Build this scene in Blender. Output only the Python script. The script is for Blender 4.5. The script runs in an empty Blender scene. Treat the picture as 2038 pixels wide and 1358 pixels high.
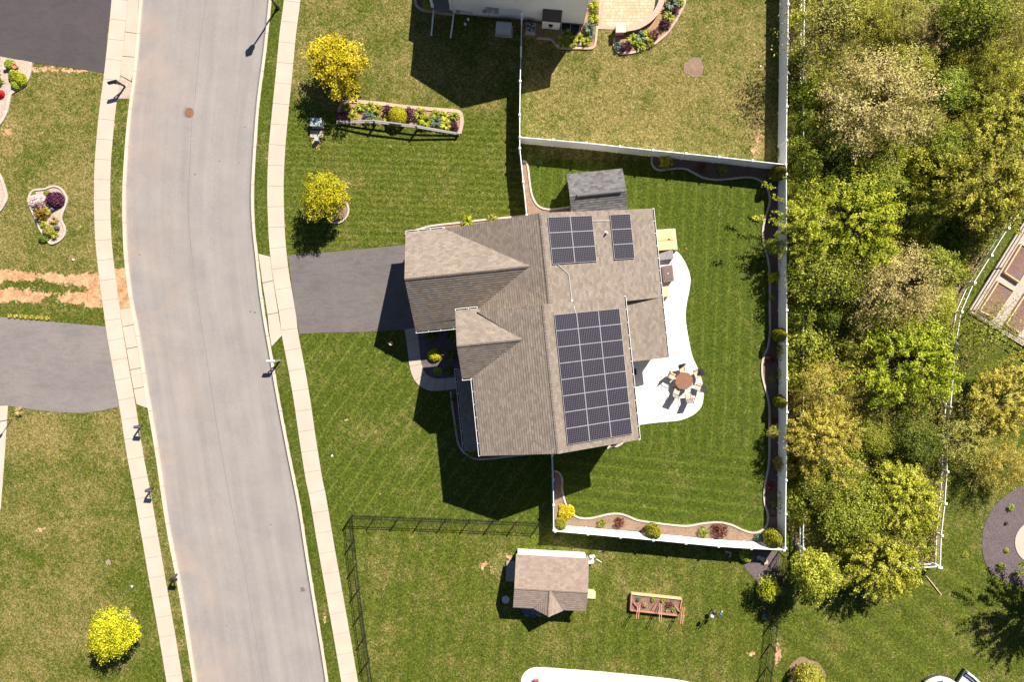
import bpy, bmesh, math, random
import numpy as np
from mathutils import Vector, geometry
random.seed(7)
RNG = np.random.default_rng(11)
SC = bpy.context.scene
COL = SC.collection
HC, FP, NX, NY = 54.7, 1359.0, 1030.0, 650.0       # camera height, focal length in photo pixels, point straight below the camera
R = math.radians

# ---------------------------------------------------------------- camera, sky, sun, exposure
cam_d = bpy.data.cameras.new('camera'); cam = bpy.data.objects.new('camera', cam_d); COL.objects.link(cam)
cam.location = (0, 0, HC); cam.rotation_euler = (0, 0, 0)
cam_d.sensor_width = 36; cam_d.lens = FP * 36 / 2038
cam_d.shift_x = (1019 - NX) / 2038; cam_d.shift_y = -(679 - NY) / 2038
cam_d.clip_end = 2000; SC.camera = cam
EL = R(42); AZ = math.atan2(0.554, 0.832)
w = bpy.data.worlds.new('World'); SC.world = w; w.use_nodes = True
sky = w.node_tree.nodes.new('ShaderNodeTexSky'); sky.sky_type = 'NISHITA'; sky.sun_disc = False
sky.air_density = .55; sky.dust_density = .4; sky.ozone_density = 1.5; sky.sun_elevation = EL; sky.sun_rotation = AZ
bg = w.node_tree.nodes['Background']; bg.inputs[1].default_value = 0.05
w.node_tree.links.new(sky.outputs[0], bg.inputs[0])
sd = bpy.data.lights.new('sun', 'SUN'); sd.energy = 4.9; sd.angle = R(0.5); sd.color = (1.0, 0.92, 0.82)
sun = bpy.data.objects.new('sun', sd); COL.objects.link(sun)
dirv = Vector((-0.554 * math.cos(EL), -0.832 * math.cos(EL), -math.sin(EL)))
sun.rotation_euler = dirv.to_track_quat('-Z', 'Y').to_euler(); sun.location = (20, 30, 40)
SC.view_settings.view_transform = 'Standard'; SC.view_settings.look = 'None'
SC.view_settings.exposure = 1.12; SC.view_settings.gamma = 1

# ---------------------------------------------------------------- helpers
def P(px, py, h=0.0):
    s = (HC - h) / FP
    return Vector(((px - NX) * s, -(py - NY) * s, h))
def M(px): return px * HC / FP                      # photo pixels on the ground to metres

def tag(o, label=None, cat=None, group=None, kind=None):
    if label: o['label'] = label
    if cat: o['category'] = cat
    if group: o['group'] = group
    if kind: o['kind'] = kind
    return o
ORG = {}
def thing(name, loc, label, cat, group=None):
    o = bpy.data.objects.new(name, None); COL.objects.link(o); o.location = loc
    o.empty_display_size = 0.2
    ORG[o.name] = Vector(loc); return tag(o, label, cat, group)

class MB:
    def __init__(s): s.v = []; s.f = []; s.uv = {}; s.mi = []
    def poly(s, pts, uv=None, m=0):
        b = len(s.v); s.v += [tuple(p) for p in pts]; s.f.append(tuple(range(b, b + len(pts))))
        s.mi.append(m)
        if uv: s.uv[len(s.f) - 1] = uv
    def prism(s, pts, z0, z1, m=0, flat=False):
        """vertical prism over a 2-D outline; z1 top"""
        n = len(pts); p2 = [(p[0], p[1]) for p in pts]
        A = sum(p2[i][0] * p2[(i + 1) % n][1] - p2[(i + 1) % n][0] * p2[i][1] for i in range(n))
        if A < 0: p2 = p2[::-1]
        b = len(s.v)
        s.v += [(x, y, z0) for x, y in p2] + [(x, y, z1) for x, y in p2]
        if n <= 4: s.f.append(tuple(range(b + n, b + 2 * n))); s.mi.append(m)
        else:
            for t in geometry.tessellate_polygon([[Vector((x, y, 0)) for x, y in p2]]):
                a, c, d = t
                if (p2[c][0]-p2[a][0])*(p2[d][1]-p2[a][1])-(p2[c][1]-p2[a][1])*(p2[d][0]-p2[a][0]) < 0: c, d = d, c
                s.f.append((b + n + a, b + n + c, b + n + d)); s.mi.append(m)
        if not flat:
            for i in range(n):
                j = (i + 1) % n; s.f.append((b + i, b + j, b + n + j, b + n + i)); s.mi.append(m)
            if n <= 4: s.f.append(tuple(range(b + n - 1, b - 1, -1))); s.mi.append(m)
    def box(s, c, size, rz=0, m=0, ax=None):
        cx, cy, cz = c; hx, hy, hz = size[0] / 2, size[1] / 2, size[2] / 2
        ca, sa = math.cos(rz), math.sin(rz); b = len(s.v)
        for z in (-hz, hz):
            for x, y in ((-hx, -hy), (hx, -hy), (hx, hy), (-hx, hy)):
                s.v.append((cx + x * ca - y * sa, cy + x * sa + y * ca, cz + z))
        for q in ((3, 2, 1, 0), (4, 5, 6, 7), (0, 1, 5, 4), (1, 2, 6, 5), (2, 3, 7, 6), (3, 0, 4, 7)):
            s.f.append(tuple(b + i for i in q)); s.mi.append(m)
    def beam(s, a, c, wd, ht, m=0):
        """box between two points, wd wide, ht high (a, c are centre line ends)"""
        a = Vector(a); c = Vector(c); d = (c - a).normalized()
        up = Vector((0, 0, 1)) if abs(d.z) < .95 else Vector((1, 0, 0))
        sd_ = d.cross(up).normalized(); up = sd_.cross(d).normalized(); b = len(s.v)
        for p in (a, c):
            for x, y in ((-1, -1), (1, -1), (1, 1), (-1, 1)):
                s.v.append(tuple(p + sd_ * x * wd / 2 + up * y * ht / 2))
        for q in ((3, 2, 1, 0), (4, 5, 6, 7), (0, 1, 5, 4), (1, 2, 6, 5), (2, 3, 7, 6), (3, 0, 4, 7)):
            s.f.append(tuple(b + i for i in q)); s.mi.append(m)
    def tube(s, pts, r, n=8, r2=None, m=0):
        pts = [Vector(p) for p in pts]; b0 = len(s.v); k = len(pts)
        for i, p in enumerate(pts):
            d = (pts[min(i + 1, k - 1)] - pts[max(i - 1, 0)]).normalized()
            a = d.cross(Vector((0.3, 0.9, 0.2))).normalized(); c = d.cross(a)
            rr = r if r2 is None else r + (r2 - r) * i / (k - 1)
            for j in range(n):
                t = 2 * math.pi * j / n; s.v.append(tuple(p + (a * math.cos(t) + c * math.sin(t)) * rr))
        for i in range(k - 1):
            for j in range(n):
                j2 = (j + 1) % n
                s.f.append((b0 + i * n + j, b0 + i * n + j2, b0 + (i + 1) * n + j2, b0 + (i + 1) * n + j)); s.mi.append(m)
        s.f.append(tuple(b0 + j for j in range(n))[::-1]); s.mi.append(m)
        s.f.append(tuple(b0 + (k - 1) * n + j for j in range(n))); s.mi.append(m)
    def lathe(s, c, prof, n=24, m=0):
        cx, cy = c[0], c[1]; b = len(s.v); k = len(prof)
        for r, z in prof:
            for j in range(n):
                t = 2 * math.pi * j / n; s.v.append((cx + r * math.cos(t), cy + r * math.sin(t), z))
        for i in range(k - 1):
            for j in range(n):
                j2 = (j + 1) % n
                s.f.append((b + i * n + j, b + i * n + j2, b + (i + 1) * n + j2, b + (i + 1) * n + j)); s.mi.append(m)
        s.f.append(tuple(b + (k - 1) * n + j for j in range(n))); s.mi.append(m)
    def build(s, name, mat, parent=None, smooth=False, bev=0):
        org = ORG[parent.name] if parent else Vector((0, 0, 0))
        me = bpy.data.meshes.new(name)
        me.from_pydata([(x - org.x, y - org.y, z - org.z) for x, y, z in s.v], [], s.f)
        for mm in (mat if isinstance(mat, (list, tuple)) else [mat]): me.materials.append(mm)
        me.polygons.foreach_set('material_index', s.mi)
        if s.uv:
            uvl = me.uv_layers.new(name='UVMap')
            for fi, uv in s.uv.items():
                for k, li in enumerate(me.polygons[fi].loop_indices): uvl.data[li].uv = uv[k]
        if smooth: me.polygons.foreach_set('use_smooth', [True] * len(me.polygons))
        me.update()
        o = bpy.data.objects.new(name, me); COL.objects.link(o)
        if parent: o.parent = parent; ORG[o.name] = org
        else: ORG[o.name] = org
        if bev:
            b = o.modifiers.new('bevel', 'BEVEL'); b.width = bev; b.segments = 2; b.limit_method = 'ANGLE'
        return o

def copy_tree(o, parent=None):
    c = o.copy(); COL.objects.link(c)
    if parent: c.parent = parent
    for ch in o.children: copy_tree(ch, c)
    return c

def smooth_pts(pts, n=6, closed=False):
    out = []; k = len(pts)
    rng = range(k if closed else k - 1)
    for i in rng:
        g = lambda j: Vector(pts[j % k][:2]) if closed else Vector(pts[min(max(j, 0), k - 1)][:2])
        p0, p1, p2, p3 = g(i - 1), g(i), g(i + 1), g(i + 2)
        for t in range(n):
            t /= n
            out.append(0.5 * ((2 * p1) + (-p0 + p2) * t + (2 * p0 - 5 * p1 + 4 * p2 - p3) * t * t + (-p0 + 3 * p1 - 3 * p2 + p3) * t ** 3))
    if not closed: out.append(Vector(pts[-1][:2]))
    return out
def gp(pts, h=0): return [P(x, y, h) for x, y in pts]

# ---------------------------------------------------------------- materials
def new_mat(name):
    m = bpy.data.materials.new(name); m.use_nodes = True
    nt = m.node_tree; b = nt.nodes['Principled BSDF']; return m, nt, b
def N(nt, t, **kw):
    n = nt.nodes.new(t)
    for k, v in kw.items(): setattr(n, k, v)
    return n
def math_n(nt, op, a, b=None, clamp=False):
    n = N(nt, 'ShaderNodeMath', operation=op); n.use_clamp = clamp
    for i, x in enumerate((a, b)):
        if x is None: continue
        if isinstance(x, (int, float)): n.inputs[i].default_value = x
        else: nt.links.new(x, n.inputs[i])
    return n.outputs[0]
def noise(nt, vec, scale, detail=3, rough=.55, dist=0):
    n = N(nt, 'ShaderNodeTexNoise'); n.inputs['Scale'].default_value = scale
    n.inputs['Detail'].default_value = detail; n.inputs['Roughness'].default_value = rough
    n.inputs['Distortion'].default_value = dist
    nt.links.new(vec, n.inputs['Vector']); return n.outputs['Fac']
def ramp(nt, fac, stops):
    r = N(nt, 'ShaderNodeValToRGB'); e = r.color_ramp.elements
    while len(e) < len(stops): e.new(0.5)
    for i, (p, c) in enumerate(stops):
        e[i].position = p; e[i].color = (*c, 1) if len(c) == 3 else c
    nt.links.new(fac, r.inputs[0]); return r.outputs[0]
def mix(nt, fac, a, b, mode='MIX'):
    n = N(nt, 'ShaderNodeMix', data_type='RGBA', blend_type=mode); n.clamp_factor = True
    for sock, x in ((n.inputs[0], fac), (n.inputs[6], a), (n.inputs[7], b)):
        if isinstance(x, (int, float)): sock.default_value = x
        elif isinstance(x, tuple): sock.default_value = (*x, 1)
        else: nt.links.new(x, sock)
    return n.outputs[2]
def bump(nt, b, h, strength=.5, dist=.02):
    n = N(nt, 'ShaderNodeBump'); n.inputs['Strength'].default_value = strength; n.inputs['Distance'].default_value = dist
    nt.links.new(h, n.inputs['Height']); nt.links.new(n.outputs[0], b.inputs['Normal'])
def wpos(nt): return N(nt, 'ShaderNodeNewGeometry').outputs['Position']
def opos(nt): return N(nt, 'ShaderNodeTexCoord').outputs['Object']
def attr(nt, name): return N(nt, 'ShaderNodeAttribute', attribute_name=name).outputs['Fac']

def speckle(name, c1, c2, scale=30, big=1.0, rough=.8, bmp=.3, metal=0, c3=None, world=True, fine=.6):
    """two-tone material: fine grain mixed with broad patches"""
    m, nt, b = new_mat(name); v = wpos(nt) if world else opos(nt)
    a = noise(nt, v, scale, 4, .65); g = noise(nt, v, big, 3, .6)
    f = math_n(nt, 'ADD', math_n(nt, 'MULTIPLY', a, fine), math_n(nt, 'MULTIPLY', g, 1 - fine))
    col = ramp(nt, f, [(.32, c1), (.68, c2)])
    if c3:
        g2 = noise(nt, v, big * .6, 5, .7, .4)
        col = mix(nt, math_n(nt, 'MULTIPLY', math_n(nt, 'SUBTRACT', g2, .52, True), 5, True), col, c3)
    nt.links.new(col, b.inputs['Base Color']); b.inputs['Roughness'].default_value = rough
    b.inputs['Metallic'].default_value = metal; b.inputs['Specular IOR Level'].default_value = .25
    if bmp: bump(nt, b, a, bmp, .02)
    return m

def shingles(name, base, light, dark, world_uv=False):
    m, nt, b = new_mat(name); uv = N(nt, 'ShaderNodeUVMap').outputs[0]
    br = N(nt, 'ShaderNodeTexBrick'); br.offset = .5; br.inputs['Scale'].default_value = 1
    br.inputs['Brick Width'].default_value = .3; br.inputs['Row Height'].default_value = .19
    br.inputs['Mortar Size'].default_value = .006; br.inputs['Mortar Smooth'].default_value = .3
    br.inputs['Color1'].default_value = (*base, 1); br.inputs['Color2'].default_value = (*light, 1)
    br.inputs['Mortar'].default_value = (*dark, 1); br.inputs['Bias'].default_value = -.1
    nt.links.new(uv, br.inputs['Vector'])
    br2 = N(nt, 'ShaderNodeTexBrick'); br2.offset = .5; br2.inputs['Scale'].default_value = 1
    br2.inputs['Brick Width'].default_value = .3; br2.inputs['Row Height'].default_value = .19
    br2.inputs['Mortar Size'].default_value = 0; br2.inputs['Bias'].default_value = -.62
    br2.inputs['Color1'].default_value = (0, 0, 0, 1); br2.inputs['Color2'].default_value = (1, 1, 1, 1)
    mp = N(nt, 'ShaderNodeMapping'); mp.inputs['Location'].default_value = (3.3, 1.9, 0)
    nt.links.new(uv, mp.inputs[0]); nt.links.new(mp.outputs[0], br2.inputs['Vector'])
    col = mix(nt, math_n(nt, 'MULTIPLY', br2.outputs[0], .9), br.outputs[0], tuple(min(1, c * 1.25) for c in light))
    n1 = noise(nt, uv, 22, 4, .7); n2 = noise(nt, uv, .7, 4, .6)
    col = mix(nt, 1.0, col, ramp(nt, n1, [(.25, (.72, .72, .72)), (.75, (1.2, 1.2, 1.2))]), 'MULTIPLY')
    col = mix(nt, 1.0, col, ramp(nt, n2, [(.3, (.95, .94, .94)), (.7, (1.05, 1.04, 1.03))]), 'MULTIPLY')
    nt.links.new(col, b.inputs['Base Color']); b.inputs['Roughness'].default_value = .9
    b.inputs['Specular IOR Level'].default_value = .15
    sx = N(nt, 'ShaderNodeSeparateXYZ'); nt.links.new(uv, sx.inputs[0])
    saw = math_n(nt, 'SUBTRACT', 1, math_n(nt, 'FRACT', math_n(nt, 'DIVIDE', sx.outputs[1], .19)))
    bump(nt, b, math_n(nt, 'ADD', saw, math_n(nt, 'MULTIPLY', n1, .4)), 1.0, .004)
    return m

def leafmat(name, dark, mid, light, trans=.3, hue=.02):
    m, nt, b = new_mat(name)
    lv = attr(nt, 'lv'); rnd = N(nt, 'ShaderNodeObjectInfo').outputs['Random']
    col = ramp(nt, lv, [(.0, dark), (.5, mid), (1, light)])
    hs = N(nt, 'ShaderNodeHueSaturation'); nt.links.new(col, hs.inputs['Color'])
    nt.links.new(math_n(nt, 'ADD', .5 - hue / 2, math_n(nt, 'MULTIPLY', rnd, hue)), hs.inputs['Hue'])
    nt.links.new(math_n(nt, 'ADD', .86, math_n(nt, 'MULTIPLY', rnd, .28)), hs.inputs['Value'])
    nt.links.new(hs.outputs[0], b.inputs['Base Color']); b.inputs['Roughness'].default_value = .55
    b.inputs['Specular IOR Level'].default_value = .12
    t = N(nt, 'ShaderNodeBsdfTranslucent'); nt.links.new(hs.outputs[0], t.inputs[0])
    mx = N(nt, 'ShaderNodeMixShader'); mx.inputs[0].default_value = trans
    nt.links.new(b.outputs[0], mx.inputs[1]); nt.links.new(t.outputs[0], mx.inputs[2])
    nt.links.new(mx.outputs[0], nt.nodes['Material Output'].inputs[0]); return m

def plain(name, c, rough=.5, metal=0, var=.12):
    c1 = tuple(x * (1 - var) for x in c); c2 = tuple(min(1, x * (1 + var)) for x in c)
    return speckle(name, c1, c2, 9, 1.4, rough, .05, metal, world=False)

MAT = dict(
    white=speckle('white vinyl', (.78, .79, .78), (.88, .89, .9), 3, .5, .4, .02), whitep=plain('white paint', (.78, .78, .76), .5, 0, .05),
    black=plain('black metal', (.018, .018, .02), .4), dgrey=plain('dark grey', (.07, .07, .075), .5), grey=plain('grey metal', (.28, .29, .3), .45),
    lgrey=plain('light grey plastic', (.5, .51, .53), .45), trimw=plain('gutter white', (.8, .8, .8), .35, 0, .04),
    siding=plain('tan siding', (.42, .37, .3), .6), bronze=plain('dark bronze', (.05, .04, .035), .4),
    wood=speckle('weathered wood', (.2, .15, .11), (.38, .3, .23), 18, 3, .8, .3, world=False),
    greywood=speckle('grey wood', (.2, .19, .19), (.36, .34, .33), 22, 3, .85, .3, world=False),
    redwood=speckle('red cedar', (.33, .14, .09), (.5, .25, .17), 18, 3, .75, .3, world=False),
    newwood=speckle('pale new wood', (.5, .35, .2), (.66, .48, .3), 18, 3, .7, .2, world=False),
    brown=plain('brown plastic wicker', (.13, .095, .08), .6), tan=plain('tan metal', (.6, .38, .2), .5, 0, .05),
    tanseat=plain('tan fabric', (.55, .42, .31), .8), sling=plain('grey sling fabric', (.24, .21, .205), .7), table=plain('brown table top', (.24, .12, .075), .35, 0, .08),
    blue=plain('blue plastic', (.03, .16, .42), .35), red=plain('red plastic', (.4, .04, .04), .4), terracotta=plain('terracotta', (.5, .17, .08), .7),
    green=plain('green utility metal', (.13, .2, .17), .5), glass=plain('window glass', (.03, .035, .04), .08),
    bark=speckle('bark', (.07, .05, .035), (.16, .12, .09), 14, 3, .9, .6, world=False),
    deadwood=speckle('grey twigs', (.16, .12, .1), (.3, .25, .2), 14, 3, .9, .4, world=False),
    stone=speckle('pale stone', (.35, .3, .27), (.6, .54, .48), 8, 2, .8, .4), brick=speckle('tan block', (.38, .25, .19), (.58, .42, .34), 12, 4, .85, .4),
    edging=speckle('concrete edging', (.34, .29, .25), (.56, .49, .42), 14, 2, .85, .4),
    mulch=speckle('bark mulch', (.07, .045, .032), (.23, .155, .115), 16, 1.5, .95, .9, fine=.8),
    mulchpink=speckle('faded mulch', (.11, .07, .045), (.34, .235, .165), 16, 1.5, .95, .9, fine=.8),
    mulchdark=speckle('dark mulch', (.045, .036, .04), (.19, .15, .155), 14, 1.5, .95, .9, fine=.85),
    gravel=speckle('river gravel', (.2, .15, .12), (.62, .5, .42), 14, 2, .85, 1, fine=.9),
    pgravel=speckle('pale gravel', (.24, .2, .17), (.58, .52, .46), 15, 2, .85, 1, fine=.9),
    soil=speckle('garden soil', (.09, .05, .045), (.3, .18, .13), 9, 1.5, .95, .9, fine=.75, c3=(.16, .13, .15)),
    bedsoil=speckle('orange bed soil', (.2, .12, .06), (.45, .28, .16), 14, 2, .95, .8),
)
# concrete, asphalt
def concrete(name, c, warm=(.52, .36, .24), amt=.25):
    m, nt, b = new_mat(name); v = wpos(nt)
    f = noise(nt, v, 30, 4, .7); g = noise(nt, v, .55, 4, .6); s = noise(nt, v, 2.2, 6, .7, 1.2)
    col = mix(nt, 1.0, (*c,), ramp(nt, f, [(.3, (.93, .93, .93)), (.7, (1.05, 1.05, 1.05))]), 'MULTIPLY')
    col = mix(nt, 1.0, col, ramp(nt, g, [(.3, (.93, .92, .9)), (.7, (1.05, 1.05, 1.06))]), 'MULTIPLY')
    col = mix(nt, math_n(nt, 'MULTIPLY', math_n(nt, 'SUBTRACT', s, .55, True), amt * 8, True), col, warm)
    nt.links.new(col, b.inputs['Base Color']); b.inputs['Roughness'].default_value = .85
    b.inputs['Specular IOR Level'].default_value = .2; bump(nt, b, f, .15, .01); return m
MAT['side'] = concrete('sidewalk concrete', (.46, .405, .335), (.46, .33, .23), .14)
MAT['sidetan'] = concrete('stained concrete', (.47, .39, .31), (.44, .29, .18), .4)
MAT['patio'] = concrete('patio concrete', (.68, .66, .62), (.5, .44, .37), .05)
MAT['curb'] = concrete('curb concrete', (.52, .45, .37), (.42, .3, .2), .2)
MAT['walk'] = concrete('walkway concrete', (.42, .36, .3), (.42, .3, .2), .1)

def asphalt(name, c, streak=.0, dust=0.0, brush=0.0, spots=0.0):
    m, nt, b = new_mat(name); v = wpos(nt)
    sp = N(nt, 'ShaderNodeSeparateXYZ'); nt.links.new(v, sp.inputs[0])
    f = noise(nt, v, 26, 3, .8); g = noise(nt, v, .35, 4, .6)
    col = mix(nt, 1.0, (*c,), ramp(nt, f, [(.3, (.72, .72, .72)), (.7, (1.24, 1.24, 1.25))]), 'MULTIPLY')
    col = mix(nt, 1.0, col, ramp(nt, g, [(.3, (.9, .9, .91)), (.7, (1.08, 1.07, 1.06))]), 'MULTIPLY')
    if streak:
        # wheel tracks that follow the curve of the street
        u = attr(nt, 'across'); cb = N(nt, 'ShaderNodeCombineXYZ'); nt.links.new(u, cb.inputs[0])
        nt.links.new(math_n(nt, 'MULTIPLY', sp.outputs[1], .035), cb.inputs[1])
        s = noise(nt, cb.outputs[0], 1.3, 4, .6)
        col = mix(nt, 1.0, col, ramp(nt, s, [(.32, (1 - streak,) * 3), (.68, (1 + streak * .7,) * 3)]), 'MULTIPLY')
        d = noise(nt, v, .22, 5, .7, .6)
        near = N(nt, 'ShaderNodeMapRange'); nt.links.new(u, near.inputs[0])
        near.inputs[1].default_value = 0; near.inputs[2].default_value = 5.5; near.inputs[3].default_value = 1; near.inputs[4].default_value = 0
        am = math_n(nt, 'MULTIPLY', math_n(nt, 'MULTIPLY', math_n(nt, 'SUBTRACT', d, .44, True), 4, True), near.outputs[0], True)
        col = mix(nt, math_n(nt, 'MULTIPLY', am, .45), col, (.44, .31, .23))
    if brush:
        mpp = N(nt, 'ShaderNodeMapping'); mpp.inputs['Scale'].default_value = (.5, 1.6, 1); mpp.inputs['Rotation'].default_value = (0, 0, .1); nt.links.new(v, mpp.inputs[0]); s = noise(nt, mpp.outputs[0], .9, 7, .7, .5)
        col = mix(nt, 1.0, col, ramp(nt, s, [(.42, (1, 1, 1)), (.5, (1 + brush,) * 3), (.58, (1, 1, 1)), (.7, (1 - brush * .5,) * 3)]), 'MULTIPLY')
    if spots:
        vo = N(nt, 'ShaderNodeTexVoronoi'); vo.inputs['Scale'].default_value = .9; nt.links.new(v, vo.inputs[0])
        k = noise(nt, v, .12, 2, .5)
        sz = math_n(nt, 'MULTIPLY', math_n(nt, 'SUBTRACT', k, .5, True), spots)
        col = mix(nt, math_n(nt, 'LESS_THAN', vo.outputs['Distance'], sz), col, tuple(x * .35 for x in c))
    nt.links.new(col, b.inputs['Base Color']); b.inputs['Roughness'].default_value = .9
    b.inputs['Specular IOR Level'].default_value = .2; bump(nt, b, f, .35, .01); return m
MAT['road'] = asphalt('street asphalt', (.262, .243, .23), .09, 1, 0, .5)
MAT['drive'] = asphalt('sealed driveway asphalt', (.125, .112, .108), 0, 0, .16)
MAT['drive_old'] = asphalt('grey driveway asphalt', (.185, .166, .16), 0, 0, .12)
MAT['drive_dark'] = asphalt('dark driveway asphalt', (.066, .058, .062), 0, 0, .12)
MAT['seam'] = plain('tar seam', (.16, .15, .15), .9)
# shingles
MAT['roof'] = shingles('brown shingles', (.195, .163, .135), (.265, .225, .187), (.085, .07, .058))
MAT['roof_shed'] = shingles('grey shingles', (.095, .093, .098), (.17, .168, .175), (.05, .05, .055))
MAT['roof_tan'] = shingles('tan shingles', (.25, .195, .16), (.31, .25, .21), (.18, .14, .112))
# leaves:  dark / mid / light, spread widened to put highlights and gap shade into colour
LM = dict(
    gold=leafmat('golden maple leaves', (.12, .09, .004), (.5, .4, .015), (.76, .62, .04), .25),
    goldgreen=leafmat('yellow green maple leaves', (.12, .13, .005), (.52, .52, .016), (.8, .76, .05), .25),
    lime=leafmat('lime leaves', (.04, .07, .004), (.27, .33, .012), (.62, .64, .06), .22),
    yg=leafmat('spring green leaves', (.05, .06, .006), (.34, .35, .028), (.7, .66, .11), .245),
    green=leafmat('mid green leaves', (.035, .055, .006), (.25, .3, .026), (.55, .58, .1), .24),
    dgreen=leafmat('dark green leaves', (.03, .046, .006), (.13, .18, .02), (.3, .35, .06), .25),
    olive=leafmat('olive leaves', (.06, .055, .012), (.32, .3, .05), (.64, .58, .16), .24),
    tan=leafmat('pale tan buds', (.16, .12, .035), (.42, .33, .12), (.66, .55, .25), .3),
    amber=leafmat('amber spring leaves', (.12, .1, .01), (.46, .39, .06), (.72, .62, .13), .24),
    thuja=leafmat('evergreen sprays', (.03, .04, .003), (.2, .2, .012), (.42, .38, .04), .15),
    redb=leafmat('russet leaves', (.06, .02, .015), (.18, .07, .045), (.32, .14, .09), .25),
    purple=leafmat('purple leaves', (.03, .01, .025), (.09, .025, .06), (.16, .06, .1), .2),
    bluegreen=leafmat('blue green leaves', (.04, .07, .045), (.12, .18, .12), (.24, .32, .22), .2),
    white=leafmat('white pink blossom', (.45, .3, .3), (.75, .6, .58), (.85, .8, .78), .2),
    redf=leafmat('red flowers', (.3, .01, .01), (.5, .02, .02), (.6, .05, .04), .2),
    orange=leafmat('orange tinged leaves', (.1, .04, .005), (.26, .13, .012), (.3, .28, .03), .25),
    straw=leafmat('dry straw', (.2, .15, .06), (.4, .31, .13), (.6, .48, .2), .2),
)
# ================================================================ SETTING
CURB_L = [(300, -160), (284, 0), (272, 142), (260, 237), (252, 339), (250, 400), (251, 460), (254, 518), (264, 600), (274, 650), (294, 775), (316, 905), (337, 1048), (364, 1190), (388, 1342), (410, 1480)]
CURB_R = [(555, -160), (541, 0), (530, 106), (517, 206), (508, 331), (505.5, 400), (508.5, 460), (514, 510), (521, 575), (531, 644), (539, 688), (555, 784), (578, 905), (598, 1005), (613, 1102), (630, 1207), (648, 1318), (672, 1480)]
SW_L = [(250, -160), (238.5, 0), (232.5, 64), (223.5, 149), (214, 220), (206, 305), (204, 349), (203.5, 400), (205, 460), (209, 510), (219, 590), (227, 650), (240, 728), (254, 808), (269, 905), (283, 978), (299, 1071), (316, 1170), (331, 1255), (345, 1340), (368, 1480)]
SW_R = [(597, -160), (581.5, 0), (573.5, 62.6), (565, 152), (558.5, 217), (551.5, 294.6), (548.4, 368), (549.5, 430), (552.3, 485), (559, 545), (573, 629), (577, 664), (590, 732), (602, 802), (612, 872), (626, 960), (632.5, 989), (647.5, 1079), (663.5, 1170), (680.5, 1267), (696, 1358), (718, 1480)]
def xat(line, y):
    ys = [p[1] for p in line]; xs = [p[0] for p in line]; return np.interp(y, ys, xs)

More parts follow.
